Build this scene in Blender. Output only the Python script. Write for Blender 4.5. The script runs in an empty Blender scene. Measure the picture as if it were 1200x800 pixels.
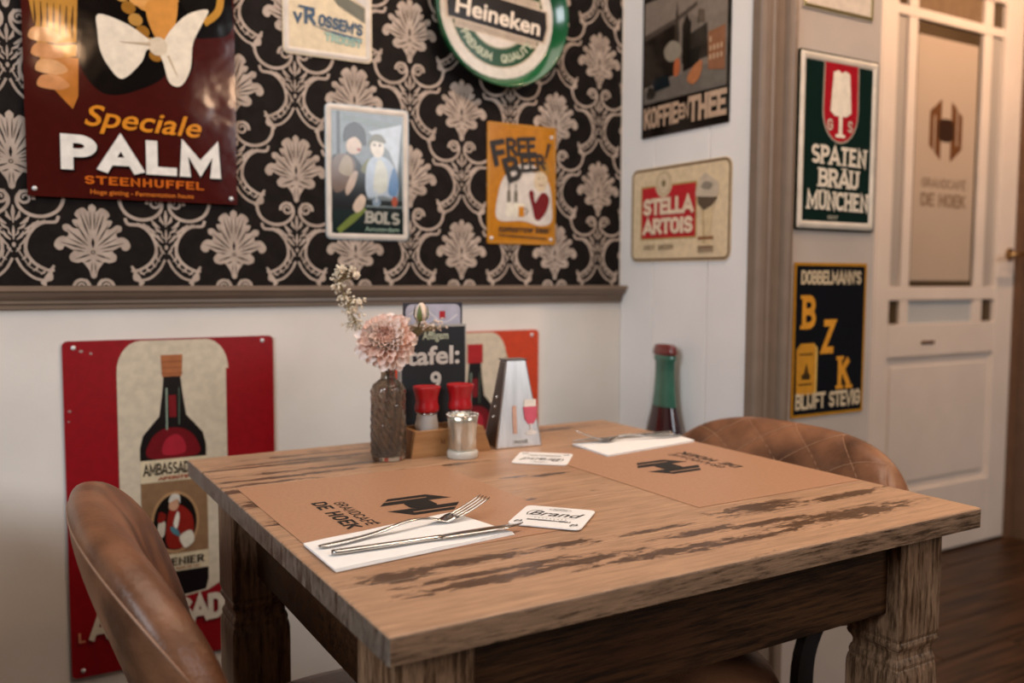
import bpy, bmesh, math, random
from math import sin, cos, pi, radians, sqrt, atan2, exp
from mathutils import Vector, Matrix
C = bpy.data.collections.new('scene'); bpy.context.scene.collection.children.link(C)
SC = bpy.context.scene
random.seed(7)
# ------------------------------------------------------------------ camera
CAMZ = 1.07
YAW, PITCH, ROLL, FPX = 0.538868, 0.0723589, 0.0045765, 1044.0
cam = bpy.data.cameras.new('camera'); co = bpy.data.objects.new('camera', cam); C.objects.link(co); SC.camera = co
fwd = Vector((sin(YAW)*cos(PITCH), cos(YAW)*cos(PITCH), -sin(PITCH)))
rt = Vector((cos(YAW), -sin(YAW), 0)); up = rt.cross(fwd)
r2 = cos(ROLL)*rt + sin(ROLL)*up; u2 = -sin(ROLL)*rt + cos(ROLL)*up
co.matrix_world = Matrix(((r2.x, u2.x, -fwd.x, 0), (r2.y, u2.y, -fwd.y, 0), (r2.z, u2.z, -fwd.z, CAMZ), (0, 0, 0, 1)))
cam.sensor_width = 36; cam.lens = FPX/1200*36; cam.clip_start = .05
cam.dof.use_dof = True; cam.dof.focus_distance = 1.14; cam.dof.aperture_fstop = 3.2
# ------------------------------------------------------------------ world, lights, exposure
SC.view_settings.view_transform = 'Standard'; SC.view_settings.look = 'None'
SC.view_settings.gamma = 1; SC.view_settings.use_curve_mapping = False
SC.view_settings.exposure = 0.34
w = bpy.data.worlds.new('world'); SC.world = w; w.use_nodes = True
bg = w.node_tree.nodes['Background']; bg.inputs[0].default_value = (.92, .80, .72, 1); bg.inputs[1].default_value = .05

def lamp(name, kind, loc, energy, color, size=.1, size_y=None, target=None, spread=None):
    l = bpy.data.lights.new(name, kind); l.energy = energy; l.color = color
    if kind == 'AREA':
        l.shape = 'RECTANGLE'; l.size = size; l.size_y = size_y or size
        if spread: l.spread = spread
    else: l.shadow_soft_size = size
    o = bpy.data.objects.new(name, l); C.objects.link(o); o.location = loc
    if target: o.rotation_euler = (Vector(target)-Vector(loc)).to_track_quat('-Z', 'Y').to_euler()
    return o
lamp('window_daylight', 'AREA', (-2.4, -.3, 2.3), 58, (.86, .93, 1.0), 1.4, 1.2, (1.2, 1.4, 1.0))
lamp('street_window_daylight', 'AREA', (2.4, -2.4, 2.3), 34, (.95, .97, 1.0), 1.6, 1.0, (1.0, 1.4, .9))
lamp('ceiling_daylight_bounce', 'AREA', (1.0, .9, 2.9), 19, (1, .87, .76), 1.6, 1.4, (1.0, 1.1, 0))
for i, (x, y, z, e) in enumerate([(1.80, .60, 2.5, 26), (1.05, .95, 2.45, 14), (3.2, 1.35, 2.3, 26), (.35, -.75, 2.1, 5), (-.4, -1.2, 1.9, 3), (1.3, -1.4, 2.1, 5)]):
    lamp('warm_bulb', 'POINT', (x, y, z), e, (1, .60, .34), .035)

# ------------------------------------------------------------------ helpers
def link(name, me, parent=None, loc=None):
    o = bpy.data.objects.new(name, me); C.objects.link(o)
    if parent: o.parent = parent
    if loc: o.location = loc
    return o
def tag(o, label=None, cat=None, group=None, kind=None):
    if label: o['label'] = label
    if cat: o['category'] = cat
    if group: o['group'] = group
    if kind: o['kind'] = kind
    return o
def empty(name, loc, label=None, cat=None, group=None, rot=(0, 0, 0)):
    o = link(name, None); o.location = loc; o.rotation_euler = rot; o.empty_display_size = .05
    return tag(o, label, cat, group)
def obj(name, bm, mats, parent=None, loc=None, smooth=False, bevel=0, seg=2):
    if bevel:
        bmesh.ops.remove_doubles(bm, verts=bm.verts, dist=1e-6)
        es = [e for e in bm.edges if len(e.link_faces) == 2 and e.calc_face_angle(0) > .6]
        bmesh.ops.bevel(bm, geom=es, offset=bevel, segments=seg, affect='EDGES', profile=.6)
    me = bpy.data.meshes.new(name); bm.to_mesh(me); bm.free()
    for m in (mats if isinstance(mats, (list, tuple)) else [mats]): me.materials.append(m)
    if smooth:
        for p in me.polygons: p.use_smooth = True
    return link(name, me, parent, loc)
def bx(bm, x0, y0, z0, x1, y1, z1, mi=0):
    vs = [bm.verts.new(p) for p in [(x0,y0,z0),(x1,y0,z0),(x1,y1,z0),(x0,y1,z0),(x0,y0,z1),(x1,y0,z1),(x1,y1,z1),(x0,y1,z1)]]
    for f in [(0,3,2,1),(4,5,6,7),(0,1,5,4),(1,2,6,5),(2,3,7,6),(3,0,4,7)]:
        bm.faces.new([vs[i] for i in f]).material_index = mi
    return bm
def box(name, a, b, m, parent=None, bevel=0, loc=None):
    bm = bmesh.new(); bx(bm, *a, *b); return obj(name, bm, m, parent, loc, bevel=bevel)
def lathe(bm, prof, n=32, cx=0, cy=0, mi=0, sq=(1, 1), fn=None):
    rings = []
    for r, z in prof:
        if r < 1e-6: rings.append([bm.verts.new((cx, cy, z))])
        else:
            ring = []
            for k in range(n):
                a = 2*pi*k/n; rr = r*(fn(a, z) if fn else 1)
                ring.append(bm.verts.new((cx+rr*cos(a)*sq[0], cy+rr*sin(a)*sq[1], z)))
            rings.append(ring)
    for A, B in zip(rings, rings[1:]):
        for k in range(n):
            q = [A[k % len(A)], A[(k+1) % len(A)], B[(k+1) % len(B)], B[k % len(B)]]
            u = []
            for v in q:
                if v not in u: u.append(v)
            if len(u) > 2: bm.faces.new(u).material_index = mi
    return bm
def tube(bm, pts, r, n=8, mi=0):
    pts = [Vector(p) for p in pts]; R = r if isinstance(r, (list, tuple)) else [r]*len(pts); rings = []
    ref = Vector((0, 0, 1))
    for i, p in enumerate(pts):
        d = (pts[min(i+1, len(pts)-1)]-pts[max(i-1, 0)]).normalized()
        if abs(d.dot(ref)) > .95: ref = Vector((1, 0, 0)) if abs(d.x) < .9 else Vector((0, 1, 0))
        a = d.cross(ref).normalized(); b = a.cross(d).normalized(); ref = b
        rings.append([bm.verts.new(p+R[i]*(a*cos(2*pi*k/n)+b*sin(2*pi*k/n))) for k in range(n)])
    for A, B in zip(rings, rings[1:]):
        for k in range(n): bm.faces.new((A[k], A[(k+1) % n], B[(k+1) % n], B[k])).material_index = mi
    for E_ in (rings[0][::-1], rings[-1]): bm.faces.new(E_).material_index = mi
    return bm
def spl(pts, n=5, closed=True):
    out = []; N = len(pts)
    for i in range(N if closed else N-1):
        g = (lambda k: pts[k % N]) if closed else (lambda k: pts[max(0, min(N-1, k))])
        p0, p1, p2, p3 = g(i-1), g(i), g(i+1), g(i+2)
        for k in range(n):
            t = k/n
            out.append(tuple(.5*((2*b)+(-a+c)*t+(2*a-5*b+4*c-d)*t*t+(-a+3*b-3*c+d)*t**3) for a, b, c, d in zip(p0, p1, p2, p3)))
    if not closed: out.append(tuple(pts[-1]))
    return out
def arc(cx, cy, rx, ry, a0, a1, n=12):
    return [(cx+rx*cos(radians(a0+(a1-a0)*k/n)), cy+ry*sin(radians(a0+(a1-a0)*k/n))) for k in range(n+1)]
def rrect(x0, y0, x1, y1, r, n=5):
    return arc(x1-r, y1-r, r, r, 0, 90, n)+arc(x0+r, y1-r, r, r, 90, 180, n)+arc(x0+r, y0+r, r, r, 180, 270, n)+arc(x1-r, y0+r, r, r, 270, 360, n)
def prism(bm, pts, z0, z1, mi=0):
    a = [bm.verts.new((x, y, z0)) for x, y in pts]; b = [bm.verts.new((x, y, z1)) for x, y in pts]; n = len(pts)
    bm.faces.new(a[::-1]).material_index = mi; bm.faces.new(b).material_index = mi
    for k in range(n): bm.faces.new((a[k], a[(k+1) % n], b[(k+1) % n], b[k])).material_index = mi
    return bm
# ------------------------------------------------------------------ materials (all node based)
_M = {}
def mat(name, col, rough=.5, metal=0, var=.12, scale=25, stretch=(1, 1, 1), bump=0, bscale=None, coat=0, col2=None, spec=.5, trans=0, ior=1.45, thr=(.35, .65)):
    if name in _M: return _M[name]
    m = bpy.data.materials.new(name); m.use_nodes = True; nt = m.node_tree; N = nt.nodes; L = nt.links
    b = N['Principled BSDF']; b.inputs['Roughness'].default_value = rough; b.inputs['Metallic'].default_value = metal
    b.inputs['Coat Weight'].default_value = coat; b.inputs['Coat Roughness'].default_value = .06; b.inputs['Specular IOR Level'].default_value = spec
    b.inputs['Transmission Weight'].default_value = trans; b.inputs['IOR'].default_value = ior
    tc = N.new('ShaderNodeTexCoord'); mp = N.new('ShaderNodeMapping'); mp.inputs['Scale'].default_value = stretch
    L.new(tc.outputs['Object'], mp.inputs[0])
    nz = N.new('ShaderNodeTexNoise'); nz.inputs['Scale'].default_value = scale; nz.inputs['Detail'].default_value = 5; L.new(mp.outputs[0], nz.inputs[0])
    rp = N.new('ShaderNodeValToRGB'); c2 = col2 or tuple(c*(1-var) for c in col); hi = tuple(min(1, c*(1+var*.6)) for c in col) if not col2 else col
    rp.color_ramp.elements[0].position = thr[0]; rp.color_ramp.elements[1].position = thr[1]
    rp.color_ramp.elements[0].color = (*c2, 1); rp.color_ramp.elements[1].color = (*hi, 1)
    L.new(nz.outputs[0], rp.inputs[0]); L.new(rp.outputs[0], b.inputs['Base Color'])
    if bump:
        n2 = N.new('ShaderNodeTexNoise'); n2.inputs['Scale'].default_value = bscale or scale*2; n2.inputs['Detail'].default_value = 4; L.new(mp.outputs[0], n2.inputs[0])
        bp = N.new('ShaderNodeBump'); bp.inputs['Strength'].default_value = bump; bp.inputs['Distance'].default_value = .01
        L.new(n2.outputs[0], bp.inputs['Height']); L.new(bp.outputs[0], b.inputs['Normal'])
    _M[name] = m; return m
def srgb(h):
    v = [int(h[i:i+2], 16)/255 for i in (0, 2, 4)]
    return tuple(c/12.92 if c < .04045 else ((c+.055)/1.055)**2.4 for c in v)
def ink(h, gloss=.35, wave=0):
    return mat('print_%s_%d_%d' % (h, int(gloss*100), int(wave*100)), srgb(h), gloss, var=.10, scale=60, bump=wave, bscale=4)
WHITE = mat('white_wall_paint', (.76, .715, .66), .55, var=.05, scale=6, bump=.03, bscale=120)
WBOARD = mat('white_board_paint', (.82, .79, .76), .45, var=.04, scale=5, bump=.02, bscale=60)
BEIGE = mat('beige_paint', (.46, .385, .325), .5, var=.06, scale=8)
TAUPE = mat('taupe_trim_paint', (.215, .15, .105), .38, var=.1, scale=10)
DOORP = mat('cream_door_paint', (.80, .71, .63), .4, var=.04, scale=6)
BLACKM = mat('black_powder_coat', (.012, .011, .011), .4, var=.2)
STEEL = mat('polished_steel', (.50, .47, .44), .13, 1, var=.08, scale=60)
BRUSH = mat('brushed_steel', (.72, .71, .70), .36, 1, var=.12, scale=90, stretch=(1, 1, .05), bump=.02)
BRASS = mat('aged_brass', (.55, .34, .14), .25, 1, var=.2)
LEATHER = mat('brown_leather', (.27, .118, .057), .40, col2=(.085, .034, .016), scale=9, bump=.12, bscale=160, thr=(.36, .64))
THREAD = mat('leather_thread', (.42, .24, .14), .6)
FLOORW = mat('dark_floor_wood', (.085, .038, .016), .42, col2=(.02, .009, .004), scale=5, stretch=(.6, 8, 8), bump=.06, spec=.3)
GAP = mat('gap_dark', (.015, .01, .008), .9)

# table wood with stains that have their own shape
def table_wood(name, light, dark, patches, grain=(1.2, 16, 16), cover=.5, rough=.42, slope=4, soft=1, spec=.5):
    m = bpy.data.materials.new(name); m.use_nodes = True; nt = m.node_tree; N = nt.nodes; L = nt.links; b = N['Principled BSDF']; b.inputs['Specular IOR Level'].default_value = spec
    tc = N.new('ShaderNodeTexCoord')
    def noise(sc, st, det=6, ro=.6):
        mp = N.new('ShaderNodeMapping'); mp.inputs['Scale'].default_value = st; L.new(tc.outputs['Object'], mp.inputs[0])
        n = N.new('ShaderNodeTexNoise'); n.inputs['Scale'].default_value = sc; n.inputs['Detail'].default_value = det; n.inputs['Roughness'].default_value = ro
        L.new(mp.outputs[0], n.inputs[0]); return n.outputs[0]
    def M_(op, a, c=None, clamp=False):
        n = N.new('ShaderNodeMath'); n.operation = op; n.use_clamp = clamp
        for i, v in enumerate([a, c]):
            if v is None: continue
            if isinstance(v, (int, float)): n.inputs[i].default_value = v
            else: L.new(v, n.inputs[i])
        return n.outputs[0]
    def mixc(f, a, c):
        n = N.new('ShaderNodeMix'); n.data_type = 'RGBA'; L.new(f, n.inputs[0])
        for i, v in ((6, a), (7, c)):
            if isinstance(v, tuple): n.inputs[i].default_value = (*v, 1)
            else: L.new(v, n.inputs[i])
        return n.outputs[2]
    g1 = noise(9, grain); g2 = noise(30, (grain[0]*.6, grain[1]*1.2, grain[2]*1.2)); g3 = noise(5, tuple(max(.6, g*.22) for g in grain), 7, .68)
    acc = None
    for (cx, cy, rx, ry) in patches:
        s = N.new('ShaderNodeVectorMath'); s.operation = 'SUBTRACT'; L.new(tc.outputs['Object'], s.inputs[0]); s.inputs[1].default_value = (cx, cy, 0)
        k = N.new('ShaderNodeVectorMath'); k.operation = 'MULTIPLY'; L.new(s.outputs[0], k.inputs[0]); k.inputs[1].default_value = (.62/rx, .62/ry, 0)
        l = N.new('ShaderNodeVectorMath'); l.operation = 'LENGTH'; L.new(k.outputs[0], l.inputs[0])
        v = M_('SUBTRACT', 1.0, l.outputs['Value'], True)
        acc = v if acc is None else M_('MAXIMUM', acc, v)
    ma = min(grain); g4 = noise(15 if patches else 20, tuple(g*(2.0 if g == ma and patches else .6) for g in grain), 8, .74); g5 = noise(3.2, (1, 2.2, 2.2) if grain[0] < 5 else (2, 2, 1), 3, .5)
    base = mixc(M_('MULTIPLY', M_('SUBTRACT', g1, .36), 3.4, True), tuple(c*.66 for c in light), light)
    base = mixc(M_('MULTIPLY', M_('SUBTRACT', g2, .48), 4.0, True), base, tuple(min(1, c*1.22) for c in light))
    base = mixc(M_('MULTIPLY', M_('SUBTRACT', g5, .52), 3.0, True), base, (light[0]*.60, light[1]*.48, light[2]*.38))
    st = M_('ADD', M_('MULTIPLY', M_('SUBTRACT', g3, .5), 1.7), M_('MULTIPLY', M_('SUBTRACT', g4, .5), 4.2))
    free = M_('MULTIPLY', M_('ADD', M_('MULTIPLY', st, soft), -1+cover), slope, True)
    sm = free
    if acc is not None:
        stp = M_('ADD', M_('MULTIPLY', M_('SUBTRACT', g3, .5), 1.3), M_('MULTIPLY', M_('SUBTRACT', g4, .5), 7.0))
        pm = M_('MULTIPLY', M_('SUBTRACT', M_('ADD', M_('MULTIPLY', acc, 2.4), stp), 1.05), 2.6, True)
        pm = M_('MULTIPLY', pm, M_('MULTIPLY', acc, 6, True))
        sm = M_('MAXIMUM', free, pm)
    colr = mixc(M_('MULTIPLY', sm, .95), base, dark)
    L.new(colr, b.inputs['Base Color'])
    L.new(M_('SUBTRACT', rough+.06, M_('MULTIPLY', sm, .14)), b.inputs['Roughness'])
    bp = N.new('ShaderNodeBump'); bp.inputs['Strength'].default_value = .25; bp.inputs['Distance'].default_value = .002
    L.new(M_('SUBTRACT', g2, M_('MULTIPLY', sm, .1)), bp.inputs['Height']); L.new(bp.outputs[0], b.inputs['Normal'])
    return m
PATCH = [(.30,1.285,.03,.016),(.316,1.205,.03,.022),(.336,1.10,.035,.028),(.755,1.158,.055,.012),(.71,1.17,.03,.006),(.90,.848,.085,.022),(1.06,.835,.10,.014),
         (.46,.842,.09,.014),(.585,.842,.05,.014),(.45,.778,.12,.012),(.55,.78,.09,.014),(.632,1.04,.03,.01),(.36,.835,.05,.02),(.98,.765,.14,.022),(.75,.80,.07,.010),
         (.45,.80,.10,.008),(.42,1.35,.16,.010),(.36,1.32,.10,.008),(.62,1.30,.10,.008),(.50,1.46,.18,.008),(.85,.79,.08,.010),(.88,1.235,.03,.008),(1.0,1.50,.15,.012),(.55,1.385,.3,.010),(.42,1.44,.2,.008),(.8,1.52,.3,.016),(.55,1.50,.2,.007),(.66,.76,.12,.010),(.78,.75,.12,.008),(.70,.835,.06,.006),(.52,.80,.05,.008)]
TOPW = table_wood('worn_table_wood', (.47, .28, .165), (.066, .029, .012), PATCH, cover=.44, slope=2.5)
EDGEW = table_wood('weathered_edge_wood', (.30, .175, .10), (.045, .024, .012), [], grain=(2, 14, 20), cover=1.15, slope=1.6)
ENDW = table_wood('end_grain_wood', (.20, .155, .12), (.05, .034, .024), [], grain=(8, 9, 3), cover=1.1, slope=1.6)
LEGW = table_wood('worn_leg_wood', (.30, .175, .10), (.055, .027, .012), [], grain=(12, 12, 1.3), cover=1.28, slope=1.5, spec=.3)
LEGD = table_wood('dark_leg_wood', (.12, .085, .06), (.022, .014, .010), [], grain=(14, 14, 1.4), cover=.55)
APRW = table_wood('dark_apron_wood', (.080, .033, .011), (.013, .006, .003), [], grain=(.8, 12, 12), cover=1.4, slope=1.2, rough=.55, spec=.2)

# ------------------------------------------------------------------ lettering
G = {}
def gl(ch, w, *st): G[ch] = (w, st)
gl('A', .66, [(0,0),(.33,1),(.66,0)], [(.12,.26),(.54,.26)])
gl('B', .56, [(.06,0),(.06,1)], [(.06,1)]+arc(.3,.76,.22,.24,90,-90)+[(.06,.52)], [(.06,.52)]+arc(.3,.26,.25,.26,90,-90)+[(.06,0)])
gl('C', .56, arc(.3,.7,.26,.3,20,180)+arc(.3,.3,.26,.3,180,340))
gl('D', .58, [(.06,0),(.06,1)], [(.06,1)]+arc(.26,.7,.28,.3,90,0)+arc(.26,.3,.28,.3,0,-90)+[(.06,0)])
gl('E', .50, [(.06,0),(.06,1)], [(.06,1),(.5,1)], [(.06,.52),(.42,.52)], [(.06,0),(.5,0)])
gl('F', .48, [(.06,0),(.06,1)], [(.06,1),(.48,1)], [(.06,.5),(.4,.5)])
gl('G', .58, arc(.3,.7,.26,.3,20,180)+arc(.3,.3,.26,.3,180,360)+[(.56,.48),(.34,.48)])
gl('H', .58, [(.06,0),(.06,1)], [(.52,0),(.52,1)], [(.06,.5),(.52,.5)])
gl('I', .16, [(.08,0),(.08,1)])
gl('J', .40, [(.34,1),(.34,.25)]+arc(.18,.22,.16,.22,0,-170,8))
gl('K', .58, [(.06,0),(.06,1)], [(.52,1),(.08,.45)], [(.22,.6),(.56,0)])
gl('L', .46, [(.06,0),(.06,1)], [(.06,0),(.46,0)])
gl('M', .78, [(.06,0),(.06,1),(.39,.2),(.72,1),(.72,0)])
gl('N', .60, [(.06,0),(.06,1),(.54,0),(.54,1)])
gl('O', .60, [(.55,.5)]+arc(.3,.7,.25,.3,0,180)+arc(.3,.3,.25,.3,180,360)+[(.55,.5)])
gl('P', .54, [(.06,0),(.06,1)], [(.06,1)]+arc(.28,.74,.24,.26,90,-90)+[(.06,.48)])
gl('Q', .62, [(.55,.5)]+arc(.3,.7,.25,.3,0,180)+arc(.3,.3,.25,.3,180,360)+[(.55,.5)], [(.36,.25),(.6,-.04)])
gl('R', .58, [(.06,0),(.06,1)], [(.06,1)]+arc(.28,.74,.24,.26,90,-90)+[(.06,.48)], [(.28,.48),(.56,0)])
gl('S', .54, arc(.27,.75,.22,.25,30,180,8)+arc(.27,.75,.22,.25,180,270,5)[1:]+arc(.27,.25,.23,.25,90,0,5)[1:]+arc(.27,.25,.23,.25,0,-150,8)[1:])
gl('T', .56, [(.28,0),(.28,1)], [(0,1),(.56,1)])
gl('U', .58, [(.06,1),(.06,.28)]+arc(.29,.28,.23,.28,180,360,10)+[(.52,1)])
gl('V', .60, [(0,1),(.3,0),(.6,1)])
gl('W', .86, [(0,1),(.2,0),(.43,.8),(.66,0),(.86,1)])
gl('Y', .58, [(0,1),(.29,.48),(.58,1)], [(.29,.48),(.29,0)])
gl('Z', .54, [(.03,1),(.52,1),(.02,0),(.54,0)])
gl('!', .16, [(.08,.3),(.08,1)], [(.08,0),(.08,.08)])
gl('.', .16, [(.08,0),(.08,.07)]); gl("'", .14, [(.07,.75),(.07,1)]); gl('-', .3, [(.03,.45),(.27,.45)])
G['Ä'] = (.62, G['A'][1]+([(.18,1.13),(.18,1.2)], [(.44,1.13),(.44,1.2)])); G['Ü'] = (.58, G['U'][1]+([(.17,1.13),(.17,1.2)], [(.41,1.13),(.41,1.2)]))
G['É'] = (.50, G['E'][1]+([(.2,1.12),(.38,1.26)],))
_T = {}
def font_mesh(s, bold=0.0):
    k = (s, bold)
    if k not in _T:
        c = bpy.data.curves.new('t', 'FONT'); c.body = s; c.offset = bold; c.resolution_u = 4
        o = bpy.data.objects.new('t', c); C.objects.link(o); dg = bpy.context.evaluated_depsgraph_get(); dg.update()
        me = bpy.data.meshes.new_from_object(o.evaluated_get(dg))
        vs = [(v.co.x, v.co.y) for v in me.vertices]; fs = [tuple(p.vertices) for p in me.polygons]
        bpy.data.objects.remove(o); bpy.data.meshes.remove(me)
        _T[k] = (vs, fs)
    return _T[k]
class Art:
    """flat print on a sign: coloured polygons in the sign's own x, y; z is a hair above the panel"""
    def __init__(s, z0=.0004, gloss=.35, wave=0): s.bm = bmesh.new(); s.m = []; s.k = {}; s.z0 = z0; s.gloss = gloss; s.wave = wave; s.tf = None; s.c = {}
    def mi(s, h):
        if h not in s.k: s.k[h] = len(s.m); s.m.append(h if not isinstance(h, str) else ink(h, s.gloss, s.wave))
        return s.k[h]
    def v(s, x, y, l):
        if s.tf: x, y = s.tf(x, y)
        return s.bm.verts.new((x, y, s.z0+.0003*l+s.c.get(l, 0)*7e-6))
    def tick(s, l): s.c[l] = s.c.get(l, 0)+1
    def face(s, vs, h):
        try: f = s.bm.faces.new(vs)
        except ValueError: return
        f.material_index = s.mi(h); f.normal_update()
        if f.normal.z < 0: f.normal_flip()
    def poly(s, pts, h, l=0): s.tick(l); s.face([s.v(x, y, l) for x, y in pts], h)
    def blob(s, pts, h, l=0, n=5): s.poly(spl(pts, n), h, l)
    def ell(s, cx, cy, rx, ry, h, l=0, n=28): s.poly(arc(cx, cy, rx, ry, 0, 360, n)[:-1], h, l)
    def rect(s, x0, y0, x1, y1, h, l=0): s.poly([(x0,y0),(x1,y0),(x1,y1),(x0,y1)], h, l)
    def ring(s, cx, cy, rx, ry, t, h, l=0, a0=0, a1=360, n=40):
        s.tick(l); A = arc(cx, cy, rx, ry, a0, a1, n); B = arc(cx, cy, rx-t, ry-t, a0, a1, n)
        a = [s.v(x, y, l) for x, y in A]; b = [s.v(x, y, l) for x, y in B]
        for i in range(n): s.face([a[i], a[i+1], b[i+1], b[i]], h)
    def stroke(s, pts, w, h, l=0, ext=0, T=None):
        W = list(w) if isinstance(w, (list, tuple)) else [w]*len(pts)
        W += [W[-1]]*(len(pts)-len(W)); Q = [(Vector(p), a) for i, (p, a) in enumerate(zip(pts, W)) if i == 0 or (Vector(p)-Vector(pts[i-1])).length > 1e-7]
        P = [q[0] for q in Q]; W = [q[1] for q in Q]; n = len(P); A = []; B = []; s.tick(l)
        if n < 2: return
        cl = n > 3 and (P[0]-P[-1]).length < 1e-6
        for i in range(n):
            d1 = (P[i]-P[i-1]).normalized() if i else ((P[0]-P[-2]).normalized() if cl else None); d2 = (P[i+1]-P[i]).normalized() if i < n-1 else ((P[1]-P[0]).normalized() if cl else None)
            d = d1 or d2
            if d1 and d2: d = (d1+d2).normalized() if (d1+d2).length > .2 else d2
            nn = Vector((-d.y, d.x)); k = 1
            if d1 and d2: k = min(2.2, 1/max(.35, nn.dot(Vector((-d2.y, d2.x)))))
            q = P[i]+(Vector((0, 0)) if cl else -d*ext if i == 0 else (d*ext if i == n-1 else Vector((0, 0))))
            a = q+nn*W[i]/2*k; b = q-nn*W[i]/2*k
            if T: a = Vector(T(a.x, a.y)); b = Vector(T(b.x, b.y))
            A.append(s.v(a.x, a.y, l)); B.append(s.v(b.x, b.y, l))
        for i in range(n-1): s.face([A[i], A[i+1], B[i+1], B[i]], h)
    def text(s, t, x, y, hgt, h, l=1, w=.16, sx=1, serif=0, gap=.14, fit=None, shear=0, align='l', vgrow=0, ang=0, arcr=None):
        """capitals drawn with pen strokes; w pen width as a share of the height, serif length likewise"""
        tot = sum((G[c][0] if c in G else .3)+gap for c in t)-gap
        if fit: sx = fit/(tot*hgt)
        ox = 0 if align == 'l' else -tot*hgt*sx/2
        cur = 0; ca, sa = cos(ang), sin(ang); pw = w*hgt
        for c in t:
            if c not in G: cur += .3+gap; continue
            gw, sts = G[c]; g = (1+vgrow*(cur/tot))
            hp = w/2
            def T(px, py, cur=cur, g=g):
                X = ox+(cur+px)*hgt*sx+shear*py*hgt; Y = py*hgt*g
                if arcr:
                    cx, cy, R, amid, sgn = arcr; a = amid+sgn*X/R; rr = R-Y
                    return (cx+rr*cos(a), cy+rr*sin(a))
                return (x+X*ca-Y*sa, y+X*sa+Y*ca)
            for st in sts:
                P = [(p[0], hp+p[1]*(1-w)) for p in st]
                s.stroke(P, w, h, l, ext=hp if not serif else 0, T=T)
                if serif:
                    for e, nb, q in ((st[0], st[1], P[0]), (st[-1], st[-2], P[-1])):
                        if e[1] in (0, 1) and abs(e[0]-nb[0]) < .7*abs(e[1]-nb[1]):
                            yy = hp*.55 if e[1] == 0 else 1-hp*.55
                            s.stroke([q, (q[0], 0 if e[1] == 0 else 1)], w, h, l, T=T)
                            s.stroke([(q[0]-serif*.75, yy), (q[0]+serif*.75, yy)], hp*1.1, h, l, T=T)
            cur += gw+gap
    def font(s, t, x, y, hgt, h, l=1, bold=0.0, sx=1, shear=0, align='l', ang=0, fit=None):
        vs, fs = font_mesh(t, bold); 
        if not vs: return
        x1 = max(v[0] for v in vs); k = hgt/.72
        if fit: sx = fit/(x1*k)
        ox = 0 if align == 'l' else -x1*k*sx/2; ca, sa = cos(ang), sin(ang); out = []
        for (a, b) in vs:
            X = ox+a*k*sx+shear*b*k; Y = b*k; out.append(s.v(x+X*ca-Y*sa, y+X*sa+Y*ca, l))
        for f in fs: s.face([out[i] for i in f], h)
    def build(s, name, parent, label=None, loc=None):
        if not s.m: s.m.append(ink('FFFFFF'))
        o = obj(name, s.bm, s.m, parent, loc)
        if label: o['label'] = label
        return o
ROT = {'back': (radians(90), 0, 0), 'right': (radians(90), 0, radians(-90))}
def sign(name, label, cat, wall, loc, W, H, r, col, gloss=.35, wave=0, t=.003, frame=None, fw=.006, fh=.004, screws=(), group=None, cut=None):
    """loc = lower left corner of the sign's back on the wall; local x right, y up, z out of the wall"""
    root = empty(name, loc, label, cat, group, ROT[wall])
    bm = bmesh.new(); prism(bm, cut or (rrect(0, 0, W, H, r) if r else [(W,H),(0,H),(0,0),(W,0)]), .001, t)
    p = obj('panel', bm, ink(col, gloss, wave), root)
    if frame:
        A = rrect(0, 0, W, H, max(r, .0005)); B = rrect(fw, fw, W-fw, H-fw, max(r-fw, .0004)); bm = bmesh.new(); n = len(A)
        mid = rrect(fw*.5, fw*.5, W-fw*.5, H-fw*.5, max(r-fw*.5, .0005))
        va = [bm.verts.new((x, y, t*.5)) for x, y in A]; vm = [bm.verts.new((x, y, t+fh)) for x, y in mid]; vb = [bm.verts.new((x, y, t+.0002)) for x, y in B]
        for P, Q in ((va, vm), (vm, vb)):
            for k in range(n): bm.faces.new((P[k], P[(k+1) % n], Q[(k+1) % n], Q[k]))
        bmesh.ops.recalc_face_normals(bm, faces=bm.faces)
        obj('frame', bm, frame, root, smooth=True)
    for (x, y) in screws:
        bm = bmesh.new(); lathe(bm, [(.0045, t), (.0042, t+.0012), (.0025, t+.0022), (0, t+.0024)], 14, x, y)
        obj('screw', bm, mat('pale_screw', (.75, .75, .73), .35, .3), root, smooth=True)
    root['_t'] = t
    return root
def art(root, gloss=.35, wave=0): return Art(root['_t']+.0003, gloss, wave)

# ------------------------------------------------------------------ the setting
YB, YE, XR, YD = 1.9, 1.415, 1.472, 2.07
def struct(o, label=None): o['kind'] = 'structure'; return o
fl = struct(box('floor', (-1.6, -2.2, -.06), (4.6, 2.4, -.012), GAP))
for r in range(26):
    y0 = -2.0+r*.165
    for k in range(4):
        x0 = -1.6+k*1.7-(r*37 % 17)*.1; x1 = x0+1.697
        x0 = max(x0, -1.6); x1 = min(x1, 4.55)
        if x1-x0 < .05: continue
        bm = bmesh.new(); bx(bm, 0, 0, -.012, x1-x0, .1625, 0); obj('plank', bm, FLOORW, fl, (x0, y0, 0), bevel=.0015, seg=1)
wb = struct(box('wall_back', (-1.6, YB, 0), (XR+.05, YB+.1, 2.7), WHITE))
wr = struct(box('wall_right', (XR+.016, YE+.02, 0), (XR+.08, YB+.1, 2.7), GAP))
ys = [YB, 1.767, 1.569, YE+.004]
for a, b in zip(ys, ys[1:]):
    bm = bmesh.new(); bx(bm, XR, b+.0012, 0, XR+.016, a-.0012, 2.7); obj('board', bm, WBOARD, wr, bevel=.003, seg=2)
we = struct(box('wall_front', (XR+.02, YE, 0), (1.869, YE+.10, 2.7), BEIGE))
wd = empty('wall_door', (0, 0, 0)); struct(wd)
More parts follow.
